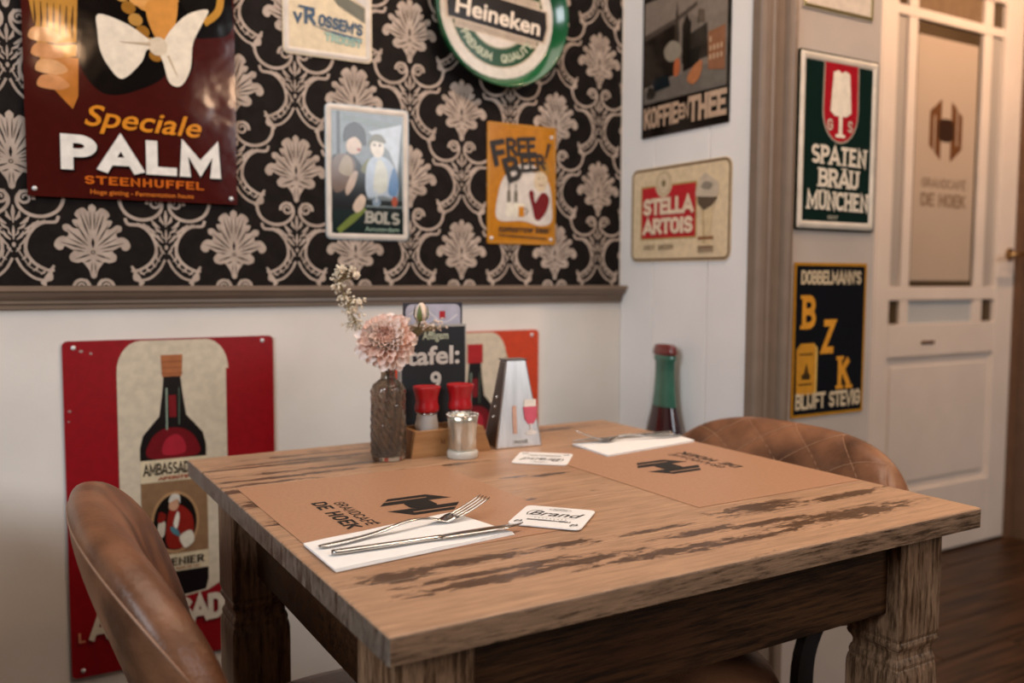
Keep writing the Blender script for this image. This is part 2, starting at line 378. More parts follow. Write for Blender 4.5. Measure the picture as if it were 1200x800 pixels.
for a, b in (((1.85, YD+.03, 0), (2.735, YD+.13, 2.7)), ((3.65, YD+.03, 0), (4.6, YD+.13, 2.7)), ((2.735, YD+.03, 2.25), (3.65, YD+.13, 2.7))):
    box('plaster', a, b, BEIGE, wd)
BROWN = mat('brown_wall_paint', (.15, .085, .05), .6, var=.1)
struct(box('wall_side', (3.66, YD-1.0, 0), (3.76, YD+.03, 2.7), BROWN))
# corner moulding at the end of the boarded wall: stepped beads
def vmould(name, prof, m, z0=0, z1=2.7):
    bm = bmesh.new(); a = [bm.verts.new((x, y, z0)) for x, y in prof]; b = [bm.verts.new((x, y, z1)) for x, y in prof]; n = len(prof)
    bm.faces.new(a[::-1]); bm.faces.new(b)
    for k in range(n): bm.faces.new((a[k], a[(k+1) % n], b[(k+1) % n], b[k]))
    bmesh.ops.recalc_face_normals(bm, faces=bm.faces); o = obj(name, bm, m); struct(o); return o
TRIMP = mat('trim_paint', (.20, .145, .105), .4, var=.06)
pf = [(XR-.024, YE+.004)]+[(XR-.024, YE-.012)]+arc(XR-.014, YE-.016, .010, .010, 180, 270, 5)+[(XR+.0, YE-.026), (XR+.004, YE-.016)]+arc(XR+.016, YE-.016, .012, .008, 180, 360, 6)[1:-1]+\
     [(XR+.030, YE-.010), (XR+.062, YE-.008), (XR+.064, YE-.016)]+arc(XR+.076, YE-.016, .012, .009, 180, 360, 6)[1:-1]+[(XR+.090, YE-.010), (XR+.104, YE-.008), (XR+.108, YE-.003), (XR+.108, YE+.004)]
vmould('trim_1', pf, TRIMP)
vmould('trim_3', [(XR+.02, YE+.101), (XR+.02, YE+.15), (1.869, YE+.15), (1.869, YE+.101)], BEIGE)
# dado rail along the back wall
prof = [(0, 1.049), (-.034, 1.049), (-.034, 1.040), (-.028, 1.037), (-.025, 1.030), (-.018, 1.024), (-.013, 1.022), (-.014, 1.016), (-.009, 1.013), (-.009, 1.006), (0, 1.004)]
bm = bmesh.new(); a = [bm.verts.new((-1.6, YB+y, z)) for y, z in prof]; b = [bm.verts.new((XR-.001, YB+y, z)) for y, z in prof]
for k in range(len(prof)): bm.faces.new((a[k], a[(k+1) % len(prof)], b[(k+1) % len(prof)], b[k]))
bm.faces.new(a); bm.faces.new(b[::-1]); bmesh.ops.recalc_face_normals(bm, faces=bm.faces)
struct(obj('trim_2', bm, TAUPE))
struct(box('baseboard_back', (-1.6, YB-.014, 0), (XR-.002, YB, .12), TAUPE, bevel=.004))
# ---- damask wallpaper: dark paper with a pale print
wp = struct(box('wallpaper', (-1.6, YB-.0015, 1.049), (XR-.004, YB-.0001, 2.7), mat('dark_wallpaper', (.011, .008, .007), .65, var=.3, scale=40, spec=.12)), None)
wp.parent = wb
PR = mat('wallpaper_print', (.50, .405, .335), .5, col2=(.33, .26, .21), scale=30, thr=(.3, .7), spec=.3)
DK = _M['dark_wallpaper']
def damask_tile():
    A = Art(0); P, D = PR, DK
    def mir(pts): return [(-x, y) for x, y in pts]
    half = [(0,-158),(13,-146),(13,-128),(30,-143),(50,-134),(60,-116),(48,-100),(68,-96),(60,-76),(46,-66),(64,-66),(82,-80),(100,-76),(98,-58),(82,-50),(86,-34),(104,-36),(122,-24),(130,-2),(118,14),(102,12),(96,0),(80,8),(66,18),(80,34),(76,54),(54,62),(38,58),(26,72),(14,92),(9,114),(0,120)]
    h = spl(half, 3, False); A.poly(h+mir(h)[::-1][1:-1], P, 1)
    def leaf(x0, y0, x1, y1, w, m=D, l=2):
        for sx in (1, -1): A.stroke([(sx*x0, y0), (sx*(x0*.6+x1*.4), y0*.6+y1*.4), (sx*x1, y1)], [w*.25, w, w*.2], m, l)
    for q in [(6,-60,8,-130,5),(14,-40,40,-118,7),(20,-20,56,-84,6),(18,-2,86,-62,7),(26,10,108,-14,7),(30,20,70,14,5),(10,30,60,48,7),(7,50,30,60,6),(5,60,8,104,4),(10,-62,26,-126,4),(30,-2,84,-30,5)]: leaf(*q)
    A.stroke([(0,-30),(0,-12),(0,6)], [3,12,3], D, 2); A.ell(0, 22, 8, 8, D, 2, 10); A.ell(0, 22, 4.5, 4.5, P, 3, 8)
    for sx in (1, -1):
        m = lambda pts: [(sx*x, y) for x, y in pts]
        # scroll under the flower and the long arm leaving it
        sp = [(sx*(40+(6+22*(k/26))*cos(radians(200-k*22))), 149-(6+22*(k/26))*sin(radians(200-k*22))) for k in range(27)]
        A.stroke(m([(40-(40-p[0]*sx), p[1]) for p in sp]) if False else sp, [6+6*(k/26) for k in range(27)], P, 1)
        A.stroke(spl(m([(30,124),(14,150),(20,182),(52,208),(96,214),(138,196),(160,164),(163,128),(146,100)]), 4, False), 12, P, 1)
        A.stroke(spl(m([(146,100),(150,122),(176,138)]), 3, False), 10, P, 1)
        # edge of the vase shape: hooks, concave bite, legs
        A.stroke(spl(m([(146,210),(136,232),(96,236),(64,258),(42,296),(38,340),(62,382),(104,408),(128,408)]), 4, False), 11, P, 1)
        A.stroke(spl(m([(128,392),(116,410),(118,440),(96,446),(60,436),(26,404),(6,366)]), 4, False), 9, P, 1)
        A.stroke(spl(m([(10,330),(24,356),(50,398),(92,422)]), 3, False), [5]*4+[4]*6, P, 1)
        # lace inside
        for (x0,y0,x1,y1,w) in [(6,230,22,196,12),(22,244,52,214,13),(36,262,82,228,12),(14,262,40,240,10),(24,286,56,250,9),(10,300,32,268,10),(16,322,36,292,8),(6,344,22,312,8),
                                (24,372,38,352,8),(40,394,50,374,8),(58,412,74,394,9),(82,424,98,406,9),(34,356,30,338,6),(60,240,104,226,8),(4,286,16,262,7)]:
            A.stroke(m([(x0,y0),((x0+x1)/2+4,(y0+y1)/2+2),(x1,y1)]), [w*.4, w, w*.25], P, 1)
    A.stroke([(0,176),(0,200),(0,240)], [4,13,3], P, 1); A.stroke([(0,250),(0,270),(0,300)], [3,9,3], P, 1); A.ell(0, 318, 6, 9, P, 1, 10)
    vs = [(v.co.x, v.co.y, v.co.z) for v in A.bm.verts]; idx = {v: i for i, v in enumerate(A.bm.verts)}
    fs = [([idx[v] for v in f.verts], f.material_index) for f in A.bm.faces]; ms = A.m; A.bm.free()
    return vs, fs, ms
vs, fs, ms = damask_tile()
tiles = []
for k in range(-7, 6):
    for j in range(-1, 6):
        tiles.append((.192+.2672*k, CAMZ+.055+.327*j)); tiles.append((.0585+.2672*k, CAMZ+.2195+.327*j))
V, Fc, MI = [], [], []
for tx, tz in tiles:
    o = len(V); V += [(tx+x/1940, YB-.0017-z*.25, tz-y/1940) for x, y, z in vs]
    for f, m in fs: Fc.append([i+o for i in f][::-1]); MI.append(m)
me = bpy.data.meshes.new('wallpaper_print'); me.from_pydata(V, [], Fc); me.polygons.foreach_set('material_index', MI)
for m in ms: me.materials.append(m)
bm = bmesh.new(); bm.from_mesh(me)
for c_, n_ in (((0, 0, 1.0495), (0, 0, -1)), ((0, 0, 2.69), (0, 0, 1)), ((XR-.005, 0, 0), (1, 0, 0)), ((-1.59, 0, 0), (-1, 0, 0))):
    bmesh.ops.bisect_plane(bm, geom=bm.verts[:]+bm.edges[:]+bm.faces[:], plane_co=c_, plane_no=n_, clear_outer=True)
bm.to_mesh(me); bm.free()
tag(link('damask_print', me, wb), 'pale damask flowers and scrolls printed on dark wallpaper', kind='stuff')

# ---- door
door = empty('door_1', (0, 0, 0)); struct(door)
y0, y1 = YD, YD+.04
def dbox(n, x0, z0, x1, z1, a=y0, b=y1, m=DOORP, bev=.004): return box(n, (x0, a, CAMZ+z0), (x1, b, CAMZ+z1), m, door, bevel=bev)
Z0, Z1 = -1.06, 1.16
dbox('stile', 2.745, Z0, 2.828, Z1); dbox('stile', 3.49, Z0, 3.612, Z1)
dbox('rail', 2.8285, -.29, 3.4895, -.168); dbox('rail', 2.8285, Z0, 3.4895, -.80); dbox('rail', 2.8285, 1.07, 3.4895, Z1)
for (a, b) in ((-.080, -.030), (.940, .975)): dbox('glazing_bar', 2.8285, a, 3.4895, b, y0+.004, y1-.004)
for (a, b) in ((2.898, 2.948), (3.355, 3.410)):
    dbox('glazing_bar', a, -.1675, b, -.0805, y0+.006, y1-.006); dbox('glazing_bar', a, -.0295, b, .9395, y0+.006, y1-.006); dbox('glazing_bar', a, .9755, b, 1.0695, y0+.006, y1-.006)
dbox('panel', 2.829, -.80, 3.489, -.29, y0+.016, y1-.016, bev=0); dbox('panel_field', 2.86, -.765, 3.458, -.325, y0+.008, y0+.018, bev=.006)
FROST = mat('frosted_glass', (.52, .42, .33), .32, var=.03, scale=3); FROSTB = mat('pale_frosted_glass', (.50, .53, .54), .28, var=.03, scale=3)
FROSTC = mat('side_frosted_glass', (.44, .40, .36), .3, var=.03, scale=3); BRZ = mat('bronze_glass', (.075, .05, .025), .15, var=.2, scale=4); OLV = mat('brown_dark_glass', (.20, .135, .08), .18, var=.1)
xs = [(2.829, 2.897), (2.949, 3.354), (3.411, 3.489)]; zs = [(-.167, -.081), (-.029, .939), (.976, 1.069)]
for i, (a, b) in enumerate(xs):
    for j, (c, d) in enumerate(zs):
        m = BRZ if (i != 1 and j != 1) else (FROSTB if (i == 1 and j == 0) else FROSTC if (i != 1 and j == 1) else (OLV if j == 2 else FROST))
        if i == 1 and j == 1: dbox('pane_border', a, c, b, d, y0+.019, y0+.022, BRZ, 0); dbox('pane', a+.014, c+.022, b-.022, d-.05, y0+.014, y0+.0185, FROST, 0)
        else: dbox('pane', a, c, b, d, y0+.018, y0+.022, m, 0)
dl = Art(0, .3); cx, cz = 3.135, CAMZ+.575
HL = [(-.5,-.30),(-.5,.32),(-.15,.58),(-.15,.14),(.15,.14),(.15,.58),(.5,.32),(.5,-.30),(.15,-.56),(.15,-.13),(-.15,-.13),(-.15,-.56)]
def hoek_logo(A, cx, cy, s, h, tf=lambda x, y: (x, y), l=1, core=None):
    f = lambda P: [(cx+tf(x*s, y*s)[0], cy+tf(x*s, y*s)[1]) for x, y in P]
    L_ = [(-.5,-.30),(-.5,.32),(-.15,.58),(-.15,.2),(-.22,.14),(-.22,-.13),(-.15,-.19),(-.15,-.56)]
    for sg in (1, -1):
        g = lambda P: f([(sg*x, sg*y) for x, y in P])
        A.poly(g([(-.5,-.30),(-.5,.32),(-.365,.42),(-.365,-.398)]), h, l)
        A.poly(g([(-.365,.26),(-.365,.42),(-.15,.58),(-.15,.2),(-.22,.14),(-.22,.0),(-.325,.0),(-.325,.26)]), h, l)
        A.poly(g([(-.325,.0),(-.22,.0),(-.22,-.13),(-.15,-.19),(-.15,-.56),(-.325,-.430)]), h, l)
    A.poly(f([(-.24,-.14),(-.24,.15),(-.1,.22),(.1,.22),(.24,.15),(.24,-.14),(.1,-.21),(-.1,-.21)]), core or h, l+1)
hoek_logo(dl, 3.145, .555, .20, '6B4526', core='2E1B10')
dl.text('GRANDCAFÉ', 3.145, .34, .035, '8A7560', w=.16, fit=.27, align='c'); dl.text('DE HOEK', 3.145, .27, .05, '8A7560', w=.2, fit=.27, align='c')
o = dl.build('lettering', door, 'brown hexagonal H logo and lettering on the frosted pane'); o.rotation_euler = ROT['back']; o.location = (0, y0+.0139, CAMZ)
bm = bmesh.new(); tube(bm, [(3.57, YD-.001, 1.17), (3.57, YD-.05, 1.17), (3.59, YD-.062, 1.17), (3.70-.12, YD-.064, 1.17), (3.47, YD-.062, 1.165)], .009, 10)
lathe_h = bmesh.new(); bmesh.ops.create_cone(lathe_h, cap_ends=True, segments=20, radius1=.026, radius2=.024, depth=.008, matrix=Matrix.Translation((3.57, YD-.004, 1.17)) @ Matrix.Rotation(pi/2, 4, 'X'))
obj('door_handle', bm, BRASS, door, smooth=True); obj('handle_plate', lathe_h, BRASS, door)
box('letter_plate', (3.02, YD-.004, CAMZ-.245), (3.10, YD-.0002, CAMZ-.232), BRASS, door, bevel=.002)
struct(vmould('trim_4', [(2.70, YD+.029), (2.70, YD+.0), (2.742, YD+.0), (2.742, YD+.029)], DOORP))
struct(vmould('trim_5', [(3.616, YD+.029), (3.616, YD-.008), (3.658, YD-.008), (3.658, YD+.029)], mat('brown_frame', (.17, .09, .05), .5)))

# ------------------------------------------------------------------ signs on the back wall
def bw(x, z): return (x, YB-.002, CAMZ+z)
# --- brown beer advertisement
s = sign('beer_sign', 'large glossy dark brown enamel sign with a woman wearing a white bow', 'sign', 'back', (.083, YB-.006, CAMZ+.146), .382, .56, 0, '42100B', gloss=.10, wave=.35, t=.006, screws=[(.012,.014),(.370,.012)])
A = art(s, .10, .35)
A.blob([(.075,.56),(.078,.36),(.095,.25),(.125,.205),(.16,.20),(.20,.215),(.235,.235),(.262,.262),(.29,.25),(.30,.285),(.285,.32),(.33,.33),(.372,.345),(.378,.40),(.35,.56)], '0B0605', 1)
A.poly([(.008,.56),(.012,.36),(.022,.30),(.028,.25),(.088,.25),(.090,.30),(.094,.38),(.096,.56)], 'C08A3C', 2)
for k in range(7): A.stroke([(.020+k*.0105,.295),(.022+k*.0102,.325),(.021+k*.0108,.355)], [.001,.004,.0012], '4A2A10', 3)
for yy in (.288, .262): A.stroke(spl([(.028,yy),(.055,yy-.007),(.092,yy)],4,False), .004, '3A200C', 3)
A.poly([(.030,.26),(.092,.26),(.090,.19),(.080,.165),(.048,.20)], 'B8722F', 3)
for k, (yy, xx) in enumerate([(.297,.010),(.268,.014),(.240,.020),(.212,.022)]):
    A.blob([(xx,yy-.002),(xx+.004,yy-.012),(xx+.036,yy-.014),(xx+.054,yy-.004),(xx+.036,yy+.011),(xx+.01,yy+.011)], 'C98A58' if k % 2 else 'D09A68', 4)
A.blob([(.16,.50),(.165,.42),(.185,.385),(.215,.365),(.26,.385),(.29,.42),(.30,.50),(.26,.545),(.20,.545)], 'D99A4E', 2)
A.blob([(.155,.42),(.18,.385),(.20,.372),(.235,.382),(.285,.40),(.30,.46),(.22,.47)], 'DCA05A', 3); A.blob([(.168,.418),(.185,.412),(.198,.420),(.19,.428),(.176,.426)], 'A82018', 5)
A.blob([(.218,.385),(.27,.405),(.265,.335),(.245,.295),(.228,.320),(.215,.355)], 'CF8F45', 3)
for k in range(6): A.ell(.170+.012*k, .388-.021*k, .013, .012, '9A6A28' if k % 2 else 'B98A45', 4, 14)
A.blob([(.262,.44),(.28,.385),(.32,.355),(.345,.40),(.36,.47),(.30,.55),(.25,.56)], '15100C', 4); A.stroke(spl([(.322,.358),(.35,.385),(.355,.43),(.345,.50)],4,False), .014, 'B98636', 5)
A.blob([(.126,.315),(.129,.347),(.18,.335),(.220,.311),(.242,.307),(.242,.291),(.215,.293),(.202,.265),(.168,.231),(.145,.250),(.130,.280)], 'E9DDC9', 6)
A.blob([(.242,.307),(.258,.335),(.290,.37),(.330,.385),(.318,.355),(.300,.315),(.294,.265),(.276,.230),(.254,.233),(.244,.267),(.234,.297)], 'E9DDC9', 6)
A.blob([(.216,.309),(.236,.319),(.250,.309),(.248,.289),(.230,.283),(.218,.293)], 'D8C8B0', 7)
A.stroke([(.165,.300),(.22,.303)], [.001,.006], 'C2AE92', 8); A.stroke([(.27,.245),(.252,.285)], [.001,.005], 'C2AE92', 8)
A.ell(.205,.46,.010,.005,'2A1A10',6,12); A.ell(.165,.465,.006,.005,'2A1A10',6,12)
A.build('picture', s, 'woman with blond curls, white bow and a hand holding a beer glass')
A = art(s, .12, .35)
A.font('Speciale', .096, .138, .040, 'D98A28', 9, bold=.012, shear=.30, ang=-.035, fit=.212)
for q, c, l in ((.0022, '120806', 9), (0, 'E8E4DC', 10)):
    A.text('PALM', .062+q, .052-q*1.6, .066, c, l, w=.24, fit=.282, gap=.24, ang=-.004)
A.text('STEENHUFFEL', .098, .027, .0155, 'C8641E', 9, w=.18, gap=.24, fit=.215, ang=-.004)
A.font('Hoge gisting - Fermentation haute', .105, .0085, .0085, 'D2742A', 9, bold=.012, fit=.19)
A.build('lettering', s, 'orange script and bold white capitals')
# --- small pale sign at the top edge
s = sign('tin_sign', 'small cream tin sign with blue lettering, above the two-women picture sign', 'sign', 'back', bw(.567, .47), .2, .30, .012, 'D6C4A2', frame=mat('white_metal_frame', (.66, .60, .53), .4), fw=.014, fh=.003)
A = art(s)
A.poly([(.085,.30),(.085,.162),(.122,.115),(.184,.085),(.184,.118),(.150,.132),(.118,.150),(.105,.175),(.10,.30)], '5E5C4A', 1); A.poly([(.10,.21),(.12,.155),(.186,.120),(.186,.15),(.15,.165),(.13,.20)], 'C9C3BC', 2); A.poly([(.15,.185),(.186,.15),(.186,.29),(.14,.29)], '5B5A44', 2)
for (x, y) in ((.045,.142),(.068,.152),(.152,.158)):
    A.blob([(x-.012,y+.010),(x-.006,y-.006),(x+.012,y-.012),(x+.016,y-.004),(x+.004,y+.012)], '15130F', 3); A.poly([(x-.010,y+.01),(x+.006,y+.01),(x+.008,y+.04),(x-.012,y+.04)], 'AFC0B0', 3)
A.ell(.06, .235, .03, .035, '7A3B2C', 2); A.ell(.06, .27, .014, .016, 'C99A74', 3); A.ell(.14, .255, .022, .03, '3F5A66', 3)
A.build('picture', s); A = art(s)
A.text('V', .026, .066, .022, '17405E', 4, w=.28); A.text('R', .048, .066, .036, '17405E', 4, w=.2); A.text("OSSEM'S", .078, .066, .026, '17405E', 4, w=.22, fit=.098, ang=-.10)
A.stroke([(.034,.101),(.07,.099)], .005, '17405E', 4); A.stroke([(.066,.066),(.1,.058),(.176,.046)], [.001,.003,.010], '17405E', 4)
A.text('TROOST', .092, .036, .018, '8FB3A4', 4, w=.2, fit=.082, ang=-.07)
A.build('lettering', s, 'dark blue and pale green capitals')
# --- framed picture sign with two figures
s = sign('picture_sign', 'tin picture sign in a white frame showing two women at a table', 'sign', 'back', bw(.657, .081), .198, .295, .012, '8E9AA0', gloss=.12, frame=_M['white_metal_frame'], fw=.014, fh=.003)
A = art(s, .12)
A.rect(.014,.014,.184,.28, '737F85', 0); A.rect(.026,.10,.034,.28, '2A2E2E', 1); A.poly([(.04,.275),(.18,.26),(.18,.245),(.04,.262)], '6C7A7A', 1); A.rect(.172,.05,.180,.26, '3A4646', 1)
A.poly([(.10,.24),(.18,.262),(.17,.15),(.15,.20)], 'B4C0CC', 1)
A.blob([(.014,.09),(.014,.175),(.035,.185),(.06,.19),(.09,.155),(.098,.12),(.085,.06),(.03,.014),(.014,.03)], '0F0C0B', 2)
A.blob([(.016,.11),(.016,.172),(.045,.188),(.068,.17),(.06,.13),(.035,.105)], '6A5446', 3); A.blob([(.03,.15),(.045,.185),(.062,.17),(.058,.14)], '9A8A72', 4)
A.blob([(.048,.21),(.062,.228),(.082,.215),(.080,.195),(.066,.188),(.052,.192)], 'C9B6A4', 4); A.ell(.077, .199, .005, .003, '9A4030', 5)
A.blob([(.042,.215),(.046,.245),(.068,.258),(.09,.245),(.094,.215),(.088,.208),(.07,.226),(.05,.218)], '17100E', 5)
A.blob([(.052,.13),(.065,.15),(.074,.148),(.066,.12),(.05,.098),(.045,.108)], 'B8A494', 5); A.blob([(.062,.075),(.08,.10),(.092,.092),(.086,.07),(.07,.06)], 'CBB8A6', 5)
A.blob([(.082,.155),(.10,.18),(.125,.172),(.12,.15),(.10,.145)], '6E7048', 3); A.stroke([(.028,.018),(.06,.045),(.092,.07)], [.012,.016,.008], '6F7E3C', 4)
A.blob([(.104,.205),(.112,.225),(.13,.225),(.137,.205),(.130,.187),(.115,.186)], 'D6D0C4', 4); A.blob([(.10,.21),(.108,.232),(.128,.236),(.142,.22),(.13,.218),(.112,.220)], '6A6A5A', 5); A.ell(.114,.212,.003,.003,'222222',5,8); A.ell(.127,.212,.003,.003,'222222',5,8)
A.blob([(.092,.12),(.096,.165),(.112,.186),(.135,.187),(.158,.17),(.172,.13),(.165,.098),(.13,.10),(.10,.095)], 'AEBFD0', 3); A.blob([(.112,.11),(.118,.17),(.13,.18),(.145,.15),(.14,.11)], 'C6CCC4', 4); A.blob([(.146,.11),(.16,.165),(.172,.13),(.165,.10)], '5E83AE', 4)
A.rect(.014,.014,.184,.066, '10201E', 2); A.rect(.09,.066,.182,.09, '1A201E', 3); A.ell(.118,.085,.010,.010,'7F93A6',5); A.rect(.116,.085,.120,.115,'B9C4CC',5); A.rect(.092,.074,.182,.077,'7E8E92',5); A.ell(.162,.088,.007,.012,'A04A30',5)
A.build('picture', s, 'two women, one in a dark cloche hat, leaning together'); A = art(s, .15)
A.text('BOLS', .092, .038, .027, 'A9A79C', 6, w=.2, serif=.22, fit=.08, ang=-.03); A.font('Amsterdam', .09, .020, .010, '9FB8A6', 6, fit=.082)
A.build('lettering', s, 'pale serif capitals')
# --- round illuminated sign
s = empty('round_beer_sign', (1.085, YB-.002, CAMZ+.628), 'round green and white beer sign with a black name band', 'sign', None, ROT['back'])
bm = bmesh.new(); lathe(bm, [(0, 0), (.158, 0), (.172, .020), (.180, .046), (.178, .049), (.174, .048), (.158, .014), (.156, .012), (0, .012)], 72); obj('housing', bm, mat('green_enamel', (.006, .085, .025), .2, coat=.5), s, smooth=True)
A = Art(.0125, .18); A.tf = lambda x, y: (x*.9, y*.9)
A.ring(0,0,.172,.172,.030,'CFC8BE',1); A.ell(0,0,.144,.144,'14401F',1,48); A.ring(0,0,.144,.144,.003,'B9A88F',2)
A.ell(0,0,.090,.090,'CFC6BC',2,40); A.ring(0,0,.094,.094,.004,'9FA08A',3)
tr = -.10; rot = lambda P: [(x*cos(tr)-y*sin(tr), x*sin(tr)+y*cos(tr)-.004) for x, y in P]
A.poly(rot([(-.125,-.062),(.125,-.062),(.125,.062),(-.125,.062)]), 'C3B3A0', 3); A.poly(rot([(-.152,-.045),(.152,-.045),(.160,0),(.152,.045),(-.152,.045),(-.160,0)]), 'C3B3A0', 4); A.poly(rot([(-.146,-.040),(.146,-.040),(.153,0),(.146,.040),(-.146,.040),(-.153,0)]), '140B08', 5)
for yy in (-.048, -.055, .048, .055): A.stroke(rot([(-.12,yy),(.12,yy)]), .0016, '5A4A3C', 6)
A.build('dial', s, 'green ring, white centre and black name band')
A = Art(.0125, .2); A.tf = lambda x, y: (x*.9, y*.9)
A.font('Heineken', -.002, -.030, .044, 'E0D4C4', 7, bold=.022, fit=.262, align='c', ang=tr)
A.text('PREMIUM', 0, 0, .022, 'B9BFA6', 4, w=.18, fit=.115, align='c', arcr=(0, 0, .130, radians(-125), 1))
A.text('QUALITY', 0, 0, .022, 'B9BFA6', 4, w=.18, fit=.115, align='c', arcr=(0, 0, .130, radians(-60), 1))
A.build('lettering', s, 'cream name and ring of small capitals')
# --- yellow sign
s = sign('tin_sign', 'small mustard yellow tin sign reading FREE BEER! right of the framed picture', 'sign', 'back', bw(1.061, .080), .198, .293, .005, 'B4761F', gloss=.14, t=.004, frame=mat('yellow_rolled_edge', srgb('B9822E'), .2), fw=.006, fh=.002, screws=[(.184,.268),(.184,.014),(.012,.014)])
A = art(s, .15)
A.blob([(.028,.06),(.03,.12),(.045,.16),(.07,.185),(.11,.20),(.15,.185),(.178,.15),(.186,.10),(.184,.058),(.15,.048),(.10,.058)], 'CFC8C0', 1)
for x in (.055,.075): A.rect(x,.10,x+.010,.13,'6C675A',2); A.blob([(x-.004,.075),(x,.10),(x+.012,.10),(x+.016,.075),(x+.006,.068)],'DAD6C6',3); A.stroke([(x+.005,.13),(x+.005,.148)],.004,'5A5448',2)
A.rect(.088,.068,.104,.095,'B9791F',3); A.rect(.086,.093,.106,.099,'E5DCC4',4); A.stroke(arc(.105,.082,.008,.008,-80,80,6),.003,'4A3010',4)
A.blob([(.118,.125),(.124,.135),(.132,.13),(.136,.105),(.15,.125),(.165,.13),(.178,.115),(.17,.085),(.15,.062),(.135,.065),(.128,.09)], '6B1218', 3)
A.blob([(.132,.15),(.138,.175),(.158,.182),(.172,.165),(.166,.14),(.148,.132)], 'CDBB9E', 3); A.blob([(.13,.178),(.148,.20),(.168,.205),(.178,.185),(.172,.17),(.155,.182)], 'A0742E', 4); A.stroke([(.146,.150),(.152,.146),(.16,.15)], .002, '6A2418', 5); A.ell(.146,.165,.002,.002,'22140C',5,6); A.ell(.160,.167,.002,.002,'22140C',5,6)
A.build('picture', s, 'drinker in a red coat beside a beer mug'); A = art(s, .5)
A.text('F', .022, .186, .062, '1A120A', 6, w=.21, ang=.24, sx=1.05); A.text('REE', .056, .212, .046, '1A120A', 6, w=.2, fit=.080, ang=.10)
A.text('B', .062, .148, .062, '1A120A', 7, w=.21, ang=.36, sx=1.05); A.text('EER', .098, .176, .042, '1A120A', 7, w=.2, fit=.066, ang=.14); A.stroke([(.176,.252),(.166,.214)],[.010,.004],'1A120A',7); A.ell(.163,.204,.004,.004,'1A120A',7,10)
A.font('tomorrow beer', .03, .030, .018, '2A1A0C', 6, bold=.02, fit=.15, shear=.15); A.stroke([(.03,.022),(.17,.016)], .003, '2A1A0C', 6)
A.build('lettering', s, 'bold black cartoon lettering')
# --- big red bottle sign low on the wall and its orange twin
def bottle_pic(A, red, cx=.198):
    W, H = .405, .665
    cr = 'D0C3AC'
    A.poly([(.305,.158),(.305,.60)]+arc(.265,.60,.045,.062,0,90,7)+arc(.14,.60,.045,.062,90,180,7)+[(.095,.16),(.2,.128),(.26,.135)], cr, 1)
    A.poly([(cx-.019,.588),(cx+.019,.588),(cx+.021,.632),(cx-.021,.632)], 'A9683F', 3); 
    for k in range(3): A.stroke([(cx-.020,.594+k*.012),(cx+.020,.594+k*.012)], .0015, '7C4426', 4)
    body = [(cx-.016,.590),(cx-.020,.55),(cx-.026,.508),(cx-.040,.492),(cx-.058,.470),(cx-.064,.445),(cx-.064,.16),(cx-.058,.138),(cx,.132),(cx+.058,.138),(cx+.064,.16),(cx+.064,.445),(cx+.058,.470),(cx+.040,.492),(cx+.026,.508),(cx+.020,.55),(cx+.016,.590)]
    A.poly(body, '100808', 2)
    A.blob([(cx-.046,.424),(cx-.044,.460),(cx-.018,.482),(cx+.02,.480),(cx+.044,.458),(cx+.046,.424)], '6E0A14', 3); A.blob([(cx-.02,.430),(cx-.016,.458),(cx+.006,.470),(cx+.022,.452),(cx+.020,.430)], 'A32030', 4)
    A.rect(cx-.007,.505,cx+.007,.55,'7A1018',3); A.stroke([(cx-.012,.48),(cx-.011,.565)], .003, '8FA08F', 4); A.stroke([(cx+.012,.49),(cx+.013,.565)], .002, '5A6A5A', 4)
    A.rect(cx-.064,.205,cx+.064,.420,'8A6A4C',4); A.rect(cx-.064,.374,cx+.064,.420,'D6C6A6',5); A.rect(cx-.064,.185,cx+.064,.222,'D6C6A6',5)
    A.ell(cx,.288,.047,.064,'B08A62',5,36); A.ell(cx,.288,.042,.058,'0D0908',6,36)
    if red:
        A.blob([(cx-.018,.245),(cx-.015,.30),(cx-.004,.325),(cx+.015,.32),(cx+.032,.30),(cx+.036,.27),(cx+.026,.24),(cx,.232)], '8A2016', 7)
        A.blob([(cx-.012,.318),(cx-.008,.335),(cx+.004,.337),(cx+.007,.322),(cx,.312)], 'C99A7C', 8); A.blob([(cx-.012,.330),(cx-.006,.346),(cx+.008,.344),(cx+.010,.326),(cx+.004,.336)], 'D5D0C4', 9)
        A.blob([(cx-.004,.285),(cx+.004,.31),(cx+.008,.30),(cx+.003,.275)], 'E0DACA', 9); A.blob([(cx+.008,.258),(cx+.03,.268),(cx+.036,.245),(cx+.02,.232),(cx+.012,.24)], 'DCD4C0', 9); A.blob([(cx-.01,.28),(cx+.004,.272),(cx+.008,.258),(cx-.006,.266)], '4E7C88', 10)
        A.blob([(cx-.036,.27),(cx-.03,.295),(cx-.02,.29),(cx-.022,.265),(cx-.03,.258)], 'CFC4B0', 8); A.blob([(cx-.034,.292),(cx-.03,.312),(cx-.018,.306),(cx-.022,.292)], '7E1C14', 8)
def bottle_letters(A, cx=.198):
    A.text('AMBASSADEUR', cx, .389, .024, '2A2018', 8, w=.16, serif=.16, fit=.116, align='c'); A.text('APERITIF', cx, .378, .007, '9A4A30', 8, w=.2, fit=.06, align='c')
    A.text('CUSENIER', cx, .198, .016, '2A2018', 8, w=.16, serif=.16, fit=.108, align='c'); A.text('APERITIF A BASE DE VIN', cx, .189, .005, '9A5A3A', 8, w=.16, fit=.09, align='c')
    A.text('AMBASSADEUR', .038, .072, .056, 'D8CDBB', 8, w=.25, fit=.335, gap=.10); A.text('L', .014, .072, .02, 'C88A6A', 8, w=.2)
s = sign('bottle_poster_sign', 'large red tin sign with a bottle in a cream arch, behind the left chair', 'sign', 'back', bw(.132, -.792), .405, .665, .010, '8E0815', gloss=.4, screws=[(.020,.652),(.382,.655),(.020,.014),(.385,.014)])
